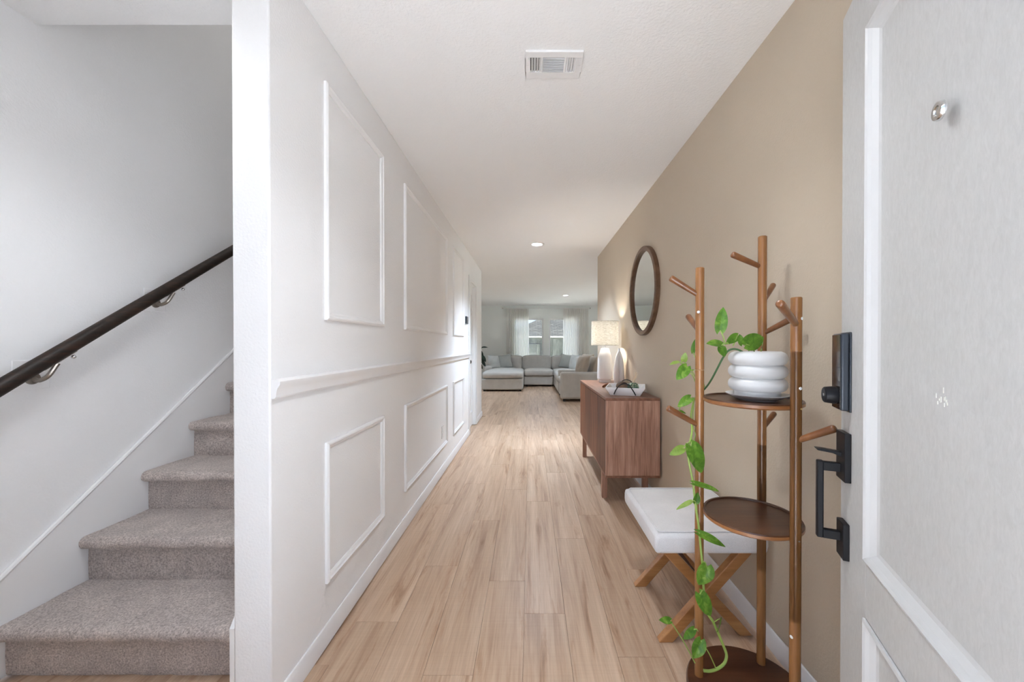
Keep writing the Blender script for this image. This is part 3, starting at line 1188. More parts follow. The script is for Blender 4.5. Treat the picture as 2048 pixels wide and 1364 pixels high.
s = MB(); s.tube([(gxa - 0.006, gy0 + 0.004, z0), (gxa - 0.008, gy0 - 0.002, z0 - 0.010)], 0.0025, 8); s.build('lever', M_WHITE, vt)
for x in (vx0 + 0.010, vx1 - 0.010):
    s = MB(); s.lathe([(0, -0.0015), (0.004, -0.001), (0.0045, 0)], 12, c=(x, (vy0 + vy1) / 2, z0)); s.build('screw', M_WHITE, vt)

# thermostat and outlet on the left wall
t = thing('thermostat', (XL, 4.84, 1.50), 'small dark thermostat on the white wall beside the interior door', 'thermostat')
m = MB(); m.box(XL, XL + 0.022, 4.79, 4.90, 1.495, 1.59); m.build('housing', M_SLATE, t, bevel=0.004)
m = MB(); m.box(XL + 0.0215, XL + 0.0235, 4.80, 4.89, 1.505, 1.58); m.build('screen', M_BLACKGLOSS, t)
t = thing('wall_outlet', (XL, 3.53, 0.33), 'white wall outlet inside the middle lower moulding frame', 'outlet')
m = MB(); m.box(XL, XL + 0.006, 3.50, 3.575, 0.335, 0.452); m.build('cover_plate', M_SHELL, t, bevel=0.002)
for z in (0.368, 0.418):
    m = MB(); m.box(XL + 0.0055, XL + 0.008, 3.520, 3.555, z - 0.016, z + 0.016); s_o = m.build('socket', M_WHITE, t, bevel=0.001)

# ------------------------------------------------------------------ coat rack with shelves
RC = Vector((0.752, 1.265, 0))
PR = 0.0150
def rk(deg, r=0.160): return Vector((RC.x + r * math.cos(math.radians(deg)), RC.y + r * math.sin(math.radians(deg)), 0))
pA, pB, pC = rk(155), rk(47), rk(285)
rack = thing('coat_rack', RC, 'brown wooden three-post coat rack with round shelves beside the open door', 'coat rack')
BT = 0.036
m = MB()
m.lathe([(0.0, 0.0), (0.190, 0.0), (0.200, 0.004), (0.202, 0.012), (0.202, BT - 0.008), (0.197, BT), (0.0, BT)], 72, c=RC)
m.build('base', M_RACKDK, rack, smooth=True)


def post(p, top, seams, name='post'):
    m = MB()
    prof = [(0.0, BT), (PR, BT)]
    for s in seams:
        prof += [(PR, s - 0.0016), (PR - 0.0012, s - 0.0006), (PR - 0.0012, s + 0.0006), (PR, s + 0.0016)]
    prof += [(PR, top - 0.002), (PR - 0.002, top), (0.0, top)]
    m.lathe(prof, 28, c=(p.x, p.y, 0))
    o = m.build(name, M_RACK, rack, smooth=True, angle=40)
    for s in seams:
        k = MB(); k.lathe([(PR - 0.0011, s - 0.0006), (PR - 0.0004, s - 0.0006), (PR - 0.0004, s + 0.0006), (PR - 0.0011, s + 0.0006)], 28, c=(p.x, p.y, 0), closed=True)
        k.build('joint_ring', M_RACKSEAM, o)
    return o


oA = post(pA, 1.496, [1.131])
oB = post(pB, 1.622, [0.85, 0.387])
oC = post(pC, 1.362, [1.199, 0.845, 0.398])


def peg(par, p, b_px, b_py, t_px, t_py, tY, r0=0.0085, r1=0.0118):
    """a tapered peg from inside the post to its rounded tip"""
    b = at(b_px, b_py, p.y)
    base = Vector((p.x, p.y, b.z))
    tip = at(t_px, t_py, tY)
    d = (tip - base)
    L = d.length
    d.normalize()
    pts, rr = [], []
    for k in range(8):
        f = k / 7
        pts.append(base + d * (L - 0.008) * f)
        rr.append(r0 + (r1 - r0) * f)
    for k in range(1, 5):
        a = PI / 2 * k / 4
        pts.append(base + d * (L - 0.008 + 0.008 * math.sin(a)))
        rr.append(max(0.0006, r1 - 0.006 + 0.006 * math.cos(a)) if k < 4 else 0.0035)
    m = MB(); m.tube(pts, rr, 18)
    return m.build('peg', M_PEG, par, smooth=True, angle=50)


peg(oA, pA, 1402, 592, 1340, 555, 1.35)
peg(oA, pA, 1400, 664, 1376, 632, 1.44)
peg(oA, pA, 1398, 852, 1334, 815, 1.33)
peg(oB, pB, 1528, 535, 1463, 508, 1.385)
peg(oB, pB, 1530, 606, 1547, 569, 1.452, 0.0085, 0.0105)
peg(oB, pB, 1528, 668, 1590, 634, 1.30)
peg(oB, pB, 1530, 858, 1549, 826, 1.44, 0.0085, 0.0105)
peg(oC, pC, 1592, 650, 1559, 606, 0.985, 0.0088, 0.0115)
peg(oC, pC, 1590, 882, 1672, 856, 1.03, 0.0088, 0.0112)


def shelf(zc, name):
    R = 0.1495
    m = MB()
    m.lathe([(0.0, zc - 0.018), (R - 0.006, zc - 0.018), (R, zc - 0.013), (R, zc - 0.004)], 64, c=RC)
    o = m.build('shelf', M_RACKRIM, rack, smooth=True)
    o['label'] = name
    m = MB(); m.lathe([(R, zc - 0.004), (R - 0.002, zc), (R - 0.008, zc), (R - 0.011, zc - 0.005), (0.0, zc - 0.005)], 64, c=RC)
    m.build('shelf_top', M_RACKDK, o, smooth=True)
    return o


SH1, SH2 = 1.040, 0.645
shelf(SH1, 'upper round wooden shelf')
shelf(SH2, 'lower round wooden shelf')


def button(p, px, py, mat, par, r=0.0052, proud=0.0015):
    q = at(px, py, p.y - 0.012)
    # on the post surface, facing out towards that side
    dx = max(-0.96, min(0.96, (q.x - p.x) / PR))
    a = math.asin(dx)
    n = Vector((math.sin(a), -math.cos(a), 0))
    c = Vector((p.x, p.y, q.z)) + n * (PR - 0.0008)
    M = Matrix.Translation(c) @ n.to_track_quat('Z', 'Y').to_matrix().to_4x4()
    m = MB(); m.lathe([(0, 0.0008 + proud), (r * 0.45, 0.0008 + proud), (r * 0.5, 0.0003 + proud), (r * 0.85, proud), (r, 0.0), (r, -0.002)], 20, M=M)
    m.build('screw_cap', mat, par, smooth=True)


button(pA, 1397, 624, M_SHELL, oA)
button(pC, 1604, 637, M_SHELL, oC)
button(pC, 1600, 777, M_SHELL, oC)
button(pC, 1602, 818, M_BRASS, oC, 0.0035)
button(pC, 1597, 1082, M_CHROME, oC, 0.003)
button(pC, 1577, 1278, M_SHELL, oC)

# ------------------------------------------------------------------ planter on the upper shelf
PC = Vector((0.770, 1.262, SH1 - 0.005))
sauc = MB()
sauc.lathe([(0.0, 0.0), (0.056, 0.0), (0.059, 0.004), (0.070, 0.006), (0.095, 0.019), (0.096, 0.021), (0.093, 0.021), (0.068, 0.009), (0.0, 0.008)], 64, c=PC)
o = sauc.build('saucer', M_CERAMIC, smooth=True)
tag(o, 'white round saucer under the ringed planter on the upper shelf', 'saucer')
pot = thing('planter_pot', PC + Vector((0, 0, 0.009)), 'white planter of three stacked rings on the upper shelf', 'planter')
pz = PC.z + 0.009
prof = [(0.0, 0.0), (0.066, 0.0), (0.068, 0.002), (0.068, 0.026)]
rz, rr, cxr = 0.0215, 0.0225, 0.0655
for k in range(3):
    zc = 0.026 + 0.018 + k * 0.0435
    for a in range(-70, 71, 10):
        t_ = math.radians(a)
        prof.append((cxr + rr * math.cos(t_), zc + rz * math.sin(t_) * 1.06))
top = prof[-1][1]
prof += [(0.068, top + 0.0022), (0.060, top + 0.0015), (0.058, top - 0.006), (0.058, top - 0.02), (0.0, top - 0.02)]
m = MB(); m.lathe(prof, 72, c=(PC.x, PC.y, pz)); m.build('pot', M_CERAMIC, pot, smooth=True, angle=60)
m = MB(); m.lathe([(0.0, top - 0.013), (0.0575, top - 0.0135)], 40, c=(PC.x, PC.y, pz)); m.build('soil', M_SOIL, pot)
PTOP = pz + top


def leaf_mesh(base, tip, width, face, fold=0.25, curl=0.12, nL=12, nW=4, wave=0.03, seed=0):
    d = tip - base
    L = d.length
    d.normalize()
    s = d.cross(face).normalized()
    n = s.cross(d).normalized()
    vs, fs = [], []
    for i in range(nL + 1):
        t = i / nL
        hw = (max(t, 0.012) ** 0.42) * ((1 - t) ** 0.80) / 0.62
        hw = width / 2 * min(1.0, hw) if t < 1 else 0.0003
        for j in range(-nW, nW + 1):
            u = j / nW
            back = -0.16 * L * abs(u) ** 1.4 * (1 - t) ** 4
            lift = fold * abs(u) * hw - curl * L * (t - 0.25) ** 2 * 1.6 - 0.35 * fold * hw * u * u
            lift += wave * L * math.sin(t * 7 + seed + u * 1.5) * abs(u) * 0.5
            vs.append(base + d * (t * L + back) + s * (u * hw) + n * lift)
    k = 2 * nW + 1
    for i in range(nL):
        for j in range(2 * nW):
            fs.append((i * k + j, i * k + j + 1, (i + 1) * k + j + 1, (i + 1) * k + j))
    return vs, fs


plant = thing('pothos_plant', Vector((PC.x, PC.y, PTOP - 0.014)), 'trailing green vine spilling from the white planter down the coat rack', 'plant')
vine_a = [(1492, 708, 1.25), (1478, 700, 1.245), (1466, 698, 1.245), (1455, 703, 1.25), (1445, 717, 1.265), (1432, 742, 1.29), (1421, 762, 1.325), (1411, 776, 1.352), (1400, 786, 1.366)]
vine_b = [(1400, 786, 1.366), (1390, 796, 1.366), (1386, 808, 1.360), (1382, 832, 1.345), (1384, 860, 1.322), (1381, 880, 1.302), (1375, 900, 1.296), (1379, 930, 1.294), (1386, 965, 1.294), (1391, 1010, 1.294),
          (1397, 1050, 1.294), (1402, 1100, 1.294), (1406, 1145, 1.294), (1408, 1185, 1.294), (1415, 1225, 1.292), (1426, 1243, 1.29), (1437, 1268, 1.29), (1447, 1292, 1.285), (1453, 1310, 1.28), (1449, 1326, 1.275),
          (1436, 1337, 1.27), (1420, 1342, 1.268), (1407, 1341, 1.27)]
m = MB(); m.tube(smooth_path([at(*p) for p in vine_a], 5), 0.0032, 8); m.build('stem', M_STEMDK, plant, smooth=True)
pp = smooth_path([at(*p) for p in vine_b], 5)
m = MB(); m.tube(pp, [0.0030 + 0.0022 * (i / len(pp)) for i in range(len(pp))], 8); m.build('stem', M_STEM, plant, smooth=True)
aer = [(1388, 796, 1.355), (1386, 850, 1.34), (1391, 868, 1.33), (1387, 885, 1.30)]
m = MB(); m.tube(smooth_path([at(*p) for p in aer], 4), 0.0016, 6); m.build('stem', M_STEM, plant, smooth=True)

# leaves: base px,py,Y  tip px,py,Y  width/length  facing (x,y,z)  petiole start (px,py,Y)  pale?
F = lambda x, y, z: Vector((x, y, z)).normalized()
LV = [
    ((1440, 662, 1.25), (1447, 614, 1.245), 0.66, F(-0.35, -1, 0.2), (1450, 690, 1.25), 0),
    ((1446, 690, 1.25), (1416, 684, 1.235), 0.78, F(0.1, -0.75, 0.65), (1458, 688, 1.25), 0),
    ((1441, 694, 1.245), (1451, 713, 1.235), 1.15, F(-0.1, -0.9, 0.35), (1450, 688, 1.25), 0),
    ((1476, 671, 1.26), (1453, 687, 1.245), 0.72, F(-0.2, -0.9, 0.35), (1466, 692, 1.25), 0),
    ((1485, 689, 1.25), (1479, 669, 1.235), 0.72, F(-0.55, -0.8, 0.1), (1498, 702, 1.25), 0),
    ((1491, 689, 1.235), (1529, 674, 1.25), 0.98, F(0.05, -1, 0.12), (1509, 703, 1.25), 0),
    ((1522, 699, 1.262), (1528, 672, 1.262), 0.40, F(0.9, -0.5, 0.1), (1521, 706, 1.26), 0),
    ((1386, 705, 1.375), (1389, 679, 1.36), 0.46, F(-0.7, -0.8, 0.1), (1410, 776, 1.36), 0),
    ((1367, 723, 1.37), (1371, 706, 1.355), 0.92, F(-0.2, -0.9, 0.5), (1376, 742, 1.365), 1),
    ((1358, 724, 1.36), (1339, 728, 1.35), 0.58, F(0.1, -0.5, 0.85), (1377, 741, 1.365), 1),
    ((1374, 733, 1.352), (1354, 759, 1.335), 0.88, F(-0.1, -0.95, 0.3), (1392, 757, 1.36), 0),
    ((1377, 742, 1.36), (1390, 739, 1.362), 0.42, F(0, -0.5, 0.85), (1391, 765, 1.36), 0),
    ((1381, 795, 1.345), (1356, 813, 1.33), 0.74, F(-0.2, -0.85, 0.45), (1387, 805, 1.35), 0),
    ((1358, 822, 1.34), (1373, 826, 1.335), 0.62, F(0.1, -0.6, 0.75), (1360, 814, 1.335), 0),
    ((1366, 896, 1.30), (1341, 909, 1.285), 0.76, F(-0.3, -0.9, 0.2), (1380, 884, 1.30), 1),
    ((1381, 891, 1.285), (1409, 947, 1.28), 0.84, F(0.25, -1, 0.2), (1384, 878, 1.30), 0),
    ((1387, 966, 1.284), (1440, 980, 1.275), 0.38, F(-0.1, -0.55, 0.85), (1386, 968, 1.292), 0),
    ((1391, 1006, 1.285), (1396, 985, 1.29), 0.95, F(0.1, -0.95, 0.3), (1394, 1022, 1.29), 0),
    ((1382, 1003, 1.285), (1353, 1018, 1.27), 0.36, F(-0.3, -0.7, 0.7), (1392, 1005, 1.288), 1),
    ((1396, 1065, 1.284), (1455, 1093, 1.265), 0.36, F(-0.25, -0.7, 0.7), (1399, 1072, 1.29), 0),
    ((1414, 1132, 1.284), (1400, 1173, 1.275), 1.15, F(0.05, -1, 0.25), (1404, 1122, 1.29), 0),
    ((1399, 1187, 1.284), (1425, 1236, 1.272), 0.76, F(0.15, -1, 0.1), (1407, 1180, 1.29), 0),
    ((1441, 1237, 1.285), (1436, 1267, 1.275), 0.46, F(0.7, -0.7, 0.1), (1428, 1244, 1.288), 0),
    ((1341, 1241, 1.275), (1319, 1240, 1.262), 0.66, F(0, -0.75, 0.65), (1390, 1326, 1.268), 0),
    ((1388, 1258, 1.28), (1367, 1279, 1.27), 0.80, F(-0.1, -0.95, 0.2), (1396, 1262, 1.284), 0),
    ((1402, 1280, 1.276), (1388, 1319, 1.262), 0.95, F(-0.15, -1, 0.2), (1432, 1337, 1.268), 0),
]
for k, (b, t, wr, fc, pet, pale) in enumerate(LV):
    b_, t_ = at(*b), at(*t)
    L = (t_ - b_).length
    vs, fs = leaf_mesh(b_, t_, wr * L, fc, fold=0.28 + 0.1 * math.sin(k * 2.3), curl=0.12 + 0.06 * math.sin(k), seed=k)
    lf = MB().add(vs, fs).build('leaf', M_LEAFY if pale else M_LEAF, plant, smooth=True, angle=180)
    p0 = at(*pet)
    mid = (p0 + b_) / 2 + Vector((0, -0.004, 0.006))
    m = MB(); m.tube(smooth_path([p0, mid, b_ + (t_ - b_) * 0.03], 4), [0.0019] * 9, 6)
    m.build('petiole', M_STEM, lf, smooth=True)

# ------------------------------------------------------------------ bench with crossed legs
bx0, bx1, by0, by1 = 0.502, 0.948, 1.478, 1.965
BZ0, BZ1 = 0.386, 0.468
bench = thing('bench', ((bx0 + bx1) / 2, (by0 + by1) / 2, 0), 'upholstered bench with pale grey seat and crossed wooden legs', 'bench')
# cushion: boxed seat with rounded edges and a piping seam
bcx, bcy = (bx0 + bx1) / 2, (by0 + by1) / 2
m = MB()
n_ = 12
vs, fs = [], []
for j in range(n_ + 1):
    for i in range(n_ + 1):
        u, v = 2 * i / n_ - 1, 2 * j / n_ - 1
        crown = 0.010 * (1 - u ** 4) * (1 - v ** 4)
        vs.append((bcx + u * (bx1 - bx0) / 2, bcy + v * (by1 - by0) / 2, BZ1 + crown - 0.004))
base_i = len(vs)
ring = [j * 0 + i for i in range(n_ + 1)] + [j * (n_ + 1) + n_ for j in range(1, n_ + 1)] + [n_ * (n_ + 1) + i for i in range(n_ - 1, -1, -1)] + [j * (n_ + 1) for j in range(n_ - 1, 0, -1)]
for j in range(n_):
    for i in range(n_):
        a = j * (n_ + 1) + i
        fs.append((a, a + 1, a + n_ + 2, a + n_ + 1))
prev = ring
for zz, off in ((BZ1 - 0.03, 0.004), (BZ0 + 0.03, 0.004), (BZ0, 0.0)):
    cur = []
    for r_ in ring:
        x, y, z = vs[r_]
        du = 1 if x > bcx else -1
        ex = off * du if abs(abs(x - bcx) - (bx1 - bx0) / 2) < 1e-6 else 0
        ey = off * (1 if y > bcy else -1) if abs(abs(y - bcy) - (by1 - by0) / 2) < 1e-6 else 0
        cur.append(len(vs))
        vs.append((x + ex, y + ey, zz))
    for i in range(len(ring)):
        j = (i + 1) % len(ring)
        fs.append((prev[i], cur[i], cur[j], prev[j]))
    prev = cur
fs.append(tuple(reversed(prev)))
m.add(vs, fs)
seat = m.build('seat', M_BENCHFAB, bench, bevel=0.013, seg=3)
m = MB()
ins = 0.016
zz = BZ1 + 0.0015
cor = [(bx0 + ins, by0 + ins), (bx1 - ins, by0 + ins), (bx1 - ins, by1 - ins), (bx0 + ins, by1 - ins)]
loop = []
for k in range(4):
    a, b = Vector((*cor[k], zz)), Vector((*cor[(k + 1) % 4], zz))
    for q in range(6):
        loop.append(a.lerp(b, 0.02 + 0.96 * q / 5))
loop.append(loop[0])
m.tube(loop, 0.003, 6)
m.build('piping', M_BENCHFAB, seat, smooth=True)


def bar(p0, p1, wid, dep, yc):
    """a flat bar in the xz plane from p0 to p1 (x,z), cut square, ends trimmed level"""
    (xa, za), (xb, zb) = p0, p1
    dx, dz = xb - xa, zb - za
    L = math.hypot(dx, dz)
    hw = wid / 2 / (abs(dz) / L)           # half width measured level
    poly = [(xa - hw, za), (xa + hw, za), (xb + hw, zb), (xb - hw, zb)]
    m = MB()
    n = 4
    vs = [(p[0], yc - dep / 2, p[1]) for p in poly] + [(p[0], yc + dep / 2, p[1]) for p in poly]
    fs = [(0, 1, 2, 3), (7, 6, 5, 4)] + [(i, i + 4, (i + 1) % 4 + 4, (i + 1) % 4) for i in range(4)]
    return m.add(vs, fs)


for yc in (by0 + 0.075, by1 - 0.060):
    bar((bx0 + 0.055, 0.0), (bx1 - 0.050, BZ0), 0.042, 0.034, yc - 0.0175).build('leg', M_BENCHWOOD, bench, bevel=0.003)
    bar((bx1 - 0.040, 0.0), (bx0 + 0.050, BZ0), 0.042, 0.034, yc + 0.0175).build('leg', M_BENCHWOOD, bench, bevel=0.003)
m = MB(); m.box(bcx - 0.018, bcx + 0.018, by0 + 0.11, by1 - 0.095, 0.180, 0.208); m.build('stretcher', M_RACKDK, bench, bevel=0.003)

# ------------------------------------------------------------------ sideboard
sx0, sx1, sy0, sy1, sz0, sz1 = 0.559, 0.957, 2.735, 4.14, 0.2415, 0.829
sb = thing('sideboard', ((sx0 + sx1) / 2, (sy0 + sy1) / 2, 0), 'walnut sideboard with plain doors against the tan wall', 'sideboard')
m = MB(); m.box(sx0 - 0.002, sx1, sy0, sy1, sz1 - 0.020, sz1); m.build('top_panel', M_WALNUTT, sb, bevel=0.0015)
for a, b in ((sy0, sy0 + 0.020), (sy1 - 0.020, sy1)):
    m = MB(); m.box(sx0, sx1, a, b, sz0 + 0.016, sz1 - 0.020); m.build('side_panel', M_WALNUT, sb, bevel=0.001)
m = MB(); m.box(sx0, sx1, sy0, sy1, sz0, sz0 + 0.016); m.build('bottom_panel', M_WALNUTT, sb, bevel=0.001)
m = MB(); m.box(sx1 - 0.012, sx1, sy0 + 0.02, sy1 - 0.02, sz0 + 0.016, sz1 - 0.02); m.build('back_panel', M_WALNUT, sb)
nd = 4
wdt = (sy1 - sy0 - 0.040) / nd
for k in range(nd):
    a = sy0 + 0.020 + k * wdt
    m = MB(); m.box(sx0 + 0.001, sx0 + 0.019, a + 0.0012, a + wdt - 0.0012, sz0 + 0.018, sz1 - 0.0245); m.build('door', M_WALNUTF, sb, bevel=0.001)
for x in (sx0 + 0.016, sx1 - 0.056):
    for y in (2.965, 4.045):
        m = MB(); m.box(x, x + 0.042, y, y + 0.042, 0, sz0); m.build('leg', M_WALNUT, sb, bevel=0.002)
m = MB(); m.box(sx0 + 0.03, sx1 - 0.05, 2.975, 2.997, sz0 - 0.035, sz0); m.build('leg_rail', M_WALNUT, sb)
m = MB(); m.box(sx0 + 0.03, sx1 - 0.05, 4.055, 4.077, sz0 - 0.035, sz0); m.build('leg_rail', M_WALNUT, sb)

# lamp
lx, ly = 0.790, 3.93
lamp = thing('table_lamp', (lx, ly, sz1), 'lit table lamp with linen drum shade and white ribbed base', 'lamp')
prof = [(0.0, 0.0), (0.060, 0.0), (0.061, 0.004), (0.061, 0.030), (0.066, 0.034)]
m = MB()
m.lathe([(0.0, 0.0), (0.060, 0.0), (0.061, 0.004), (0.061, 0.033), (0.0, 0.033)], 40, c=(lx, ly, sz1)); m.build('foot', M_LAMPCER, lamp, smooth=True)
prof = [(0.0, 0.033), (0.074, 0.033), (0.079, 0.038), (0.0785, 0.10), (0.0755, 0.18), (0.071, 0.25), (0.068, 0.275), (0.060, 0.300), (0.049, 0.330), (0.040, 0.352), (0.036, 0.357), (0.0, 0.358)]
seg = 96
vs, fs = [], []
n = len(prof)
for i in range(seg):
    a = 2 * PI * i / seg
    rib = 0.0011 * math.cos(a * 32)
    for r_, z in prof:
        q = r_ + (rib if 0.035 < z < 0.275 else 0)
        vs.append((lx + q * math.cos(a), ly + q * math.sin(a), sz1 + z))
for i in range(seg):
    j = (i + 1) % seg
    for k in range(n - 1):
        fs.append((i * n + k, j * n + k, j * n + k + 1, i * n + k + 1))
MB().add(vs, fs).build('body', M_LAMPCER, lamp, smooth=True)
m = MB()
m.tube([(lx, ly, sz1 + 0.355), (lx, ly, sz1 + 0.45)], 0.006, 10)
m.tube(smooth_path([(lx - 0.012, ly, sz1 + 0.357), (lx - 0.022, ly, sz1 + 0.380), (lx - 0.010, ly, sz1 + 0.40), (lx, ly, sz1 + 0.405)], 4), 0.0022, 6)
m.tube(smooth_path([(lx + 0.012, ly, sz1 + 0.357), (lx + 0.022, ly, sz1 + 0.380), (lx + 0.010, ly, sz1 + 0.40), (lx, ly, sz1 + 0.405)], 4), 0.0022, 6)
m.build('harp', M_CHROME, lamp, smooth=True)
zs0, zs1, R0, R1 = sz1 + 0.386, sz1 + 0.640, 0.143, 0.139
m = MB(); m.lathe([(R0, zs0), (R1, zs1), (R1 - 0.002, zs1), (R0 - 0.002, zs0)], 56, c=(lx, ly, 0), closed=True)
sh = m.build('shade', M_SHADE, lamp, smooth=True)
for z, r_ in ((zs0, R0), (zs1 - 0.006, R1)):
    m = MB(); m.lathe([(r_ + 0.0012, z), (r_ + 0.0012, z + 0.006), (r_ - 0.003, z + 0.006), (r_ - 0.003, z)], 56, c=(lx, ly, 0), closed=True); m.build('shade_trim', M_SHADE, sh, smooth=True)
m = MB()
vs, fs = super_cushion(0.055, 0.055, 0.075, 1, 1, 20, 14)
m.add(vs, fs, T(lx, ly, sz1 + 0.485))
m.build('bulb', emit('bulb_glow', (1.0, 0.94, 0.86), 250.0 * LAMP), lamp, smooth=True)

# twin-column vase
vx, vy = 0.904, 3.78
va = thing('arch_vase', (vx, vy, sz1), 'tall white split vase with narrow neck beside the lamp', 'vase')
for sgn in (-1, 1):
    path = [(vx + sgn * 0.0275, vy, sz1), (vx + sgn * 0.0275, vy, sz1 + 0.012), (vx + sgn * 0.0265, vy, sz1 + 0.10), (vx + sgn * 0.0245, vy, sz1 + 0.18), (vx + sgn * 0.020, vy, sz1 + 0.245), (vx + sgn * 0.011, vy, sz1 + 0.29), (vx + sgn * 0.002, vy, sz1 + 0.32)]
    pts = smooth_path(path, 5)
    rad = []
    for p in pts:
        h_ = p.z - sz1
        rad.append(0.0262 if h_ < 0.16 else max(0.012, 0.0262 - (h_ - 0.16) * 0.078))
    rad[0] = 0.022
    m = MB(); m.tube(pts, rad, 24); m.build('column', M_VASE, va, smooth=True)
m = MB(); m.lathe([(0.0, 0.285), (0.021, 0.287), (0.0165, 0.315), (0.0115, 0.335), (0.0110, 0.352), (0.0125, 0.357), (0.009, 0.357), (0.008, 0.34), (0.0, 0.335)], 28, c=(vx, vy, sz1)); m.build('neck', M_VASE, va, smooth=True)

# white tray with black strap handles
tx, ty0, ty1 = 0.772, 2.866, 3.155
tr = thing('serving_tray', (tx, (ty0 + ty1) / 2, sz1), 'white flared tray with black strap handles on the sideboard', 'tray')
def trap(x0, x1, y0, y1, z): return [(x0, y0, z), (x1, y0, z), (x1, y1, z), (x0, y1, z)]
zb, zr = sz1, sz1 + 0.062
o0 = trap(tx - 0.112, tx + 0.112, ty0, ty1, zb)
o1 = trap(tx - 0.149, tx + 0.149, ty0 - 0.022, ty1 + 0.030, zr)
i1 = trap(tx - 0.142, tx + 0.142, ty0 - 0.016, ty1 + 0.024, zr)
i0 = trap(tx - 0.106, tx + 0.106, ty0 + 0.006, ty1 - 0.006, zb + 0.007)
vs = o0 + o1 + i1 + i0
fs = [(3, 2, 1, 0), (12, 13, 14, 15)]
for a in range(3):
    for i in range(4):
        j = (i + 1) % 4
        fs.append((a * 4 + i, a * 4 + j, a * 4 + 4 + j, a * 4 + 4 + i))
TM = T(tx, 3.0, 0) @ rot('Z', -17) @ T(-tx, -3.0, 0)
MB().add(vs, fs, TM).build('tray_body', M_TRAY, tr, bevel=0.0012)


def strap(yb, yt, name):
    pts = [(tx - 0.083, yb, zb + 0.009), (tx - 0.066, yt, zb + 0.045), (tx - 0.042, yt, zb + 0.078), (tx - 0.006, yt, zb + 0.094), (tx + 0.030, yt, zb + 0.084), (tx + 0.056, yt, zb + 0.050), (tx + 0.080, yb, zb + 0.006)]
    m = MB(); m.tube(smooth_path(pts, 5), 0.0052, 8, flat=0.55, M=TM)
    return m.build('strap_handle', M_LEATHER, tr, smooth=True)


strap(ty0 - 0.008, ty0 - 0.024, 'front')
strap(ty1 + 0.012, ty1 + 0.034, 'back')
# things in the tray
bd = thing('wooden_ball', (0.753, 3.045, zb + 0.0075), 'striped brown wooden ball in the tray', 'ornament')
m = MB(); vs, fs = super_cushion(0.098, 0.098, 0.088, 1, 1, 32, 18); m.add(vs, fs, T(0.753, 3.045, zb + 0.0075 + 0.044)); m.build('ball_body', M_BROWNBALL, bd, smooth=True)
m = MB(); m.lathe([(0.0493, -0.002), (0.0497, 0.0), (0.0493, 0.002)], 32, M=T(0.753, 3.045, zb + 0.0515) @ rot('X', 25)); m.build('groove', M_DARK, bd, smooth=True)
rd = thing('reed_diffuser', (0.819, 2.955, zb + 0.0075), 'green ribbed reed diffuser with pale sticks in the tray', 'diffuser')
gx, gy, gz = 0.819, 2.955, zb + 0.0075
m = MB()
seg = 48
prof = [(0.0, 0), (0.042, 0), (0.044, 0.006), (0.045, 0.030), (0.042, 0.056)]
vs, fs = [], []
for i in range(seg):
    a = 2 * PI * i / seg
    for r_, z in prof:
        q = r_ * (1 + 0.022 * math.cos(a * 16) * (1 if z > 0.003 else 0))
        vs.append((gx + q * math.cos(a), gy + q * math.sin(a), gz + z))
n = len(prof)
for i in range(seg):
    j = (i + 1) % seg
    for k in range(n - 1):
        fs.append((i * n + k, j * n + k, j * n + k + 1, i * n + k + 1))
m.add(vs, fs).build('vessel', M_GREEN, rd, smooth=True)
m = MB(); m.lathe([(0.0432, 0.052), (0.041, 0.062), (0.035, 0.074), (0.025, 0.082), (0.014, 0.085), (0.0, 0.085)], 40, c=(gx, gy, gz)); m.build('dotted_lid', M_SPECK, rd, smooth=True)
for k, (dx, dy) in enumerate(((0.018, 0.01), (0.032, -0.004), (0.010, -0.012), (0.026, 0.014))):
    m = MB(); m.tube([(gx - 0.004 + k * 0.003, gy, gz + 0.075), (gx + dx + 0.006, gy + dy, gz + 0.158 + 0.004 * k)], 0.0027, 6); m.build('reed_stick', M_STICK, rd)
tw = MB()
pts = smooth_path([(0.665, 3.40, sz1 + 0.010), (0.700, 3.45, sz1 + 0.016), (0.735, 3.50, sz1 + 0.018), (0.775, 3.56, sz1 + 0.012)], 5)
tw.tube(pts, [0.008 + 0.008 * math.sin(PI * min(1, (i + 1) / len(pts))) for i in range(len(pts))], 12, flat=0.6)
tag(tw.build('wooden_ornament', M_TWIG, smooth=True), 'small low rust-brown ornament between the lamp and the tray', 'ornament')

# mirror
mc = Vector((XR, 3.15, 1.673))
mi = thing('round_mirror', mc, 'round mirror in a brown wooden frame on the tan wall', 'mirror')
Mx = T(*mc) @ rot('Y', -90)
m = MB(); m.lathe([(0.372, 0.0), (0.372, 0.030), (0.368, 0.034), (0.338, 0.034), (0.334, 0.030), (0.334, 0.0)], 96, M=Mx, closed=True); m.build('frame', M_MIRRORW, mi, smooth=True)
m = MB(); m.lathe([(0.0, 0.014), (0.335, 0.014), (0.335, 0.004), (0.0, 0.004)], 96, M=Mx); m.build('glass', M_MIRROR, mi)

# ------------------------------------------------------------------ living room: sectional sofa
def fix_name(o, lab):
    o['label'] = lab
    return o


so = thing('sectional_sofa', (0.3, 11.0, 0), 'grey U-shaped sectional sofa below the far windows', 'sofa')


def rbox(parent, name, x0, x1, y0, y1, z0, z1, mat=M_SOFA, bev=0.03):
    m = MB(); m.box(x0, x1, y0, y1, z0, z1)
    return m.build(name, mat, parent, bevel=bev, seg=3)


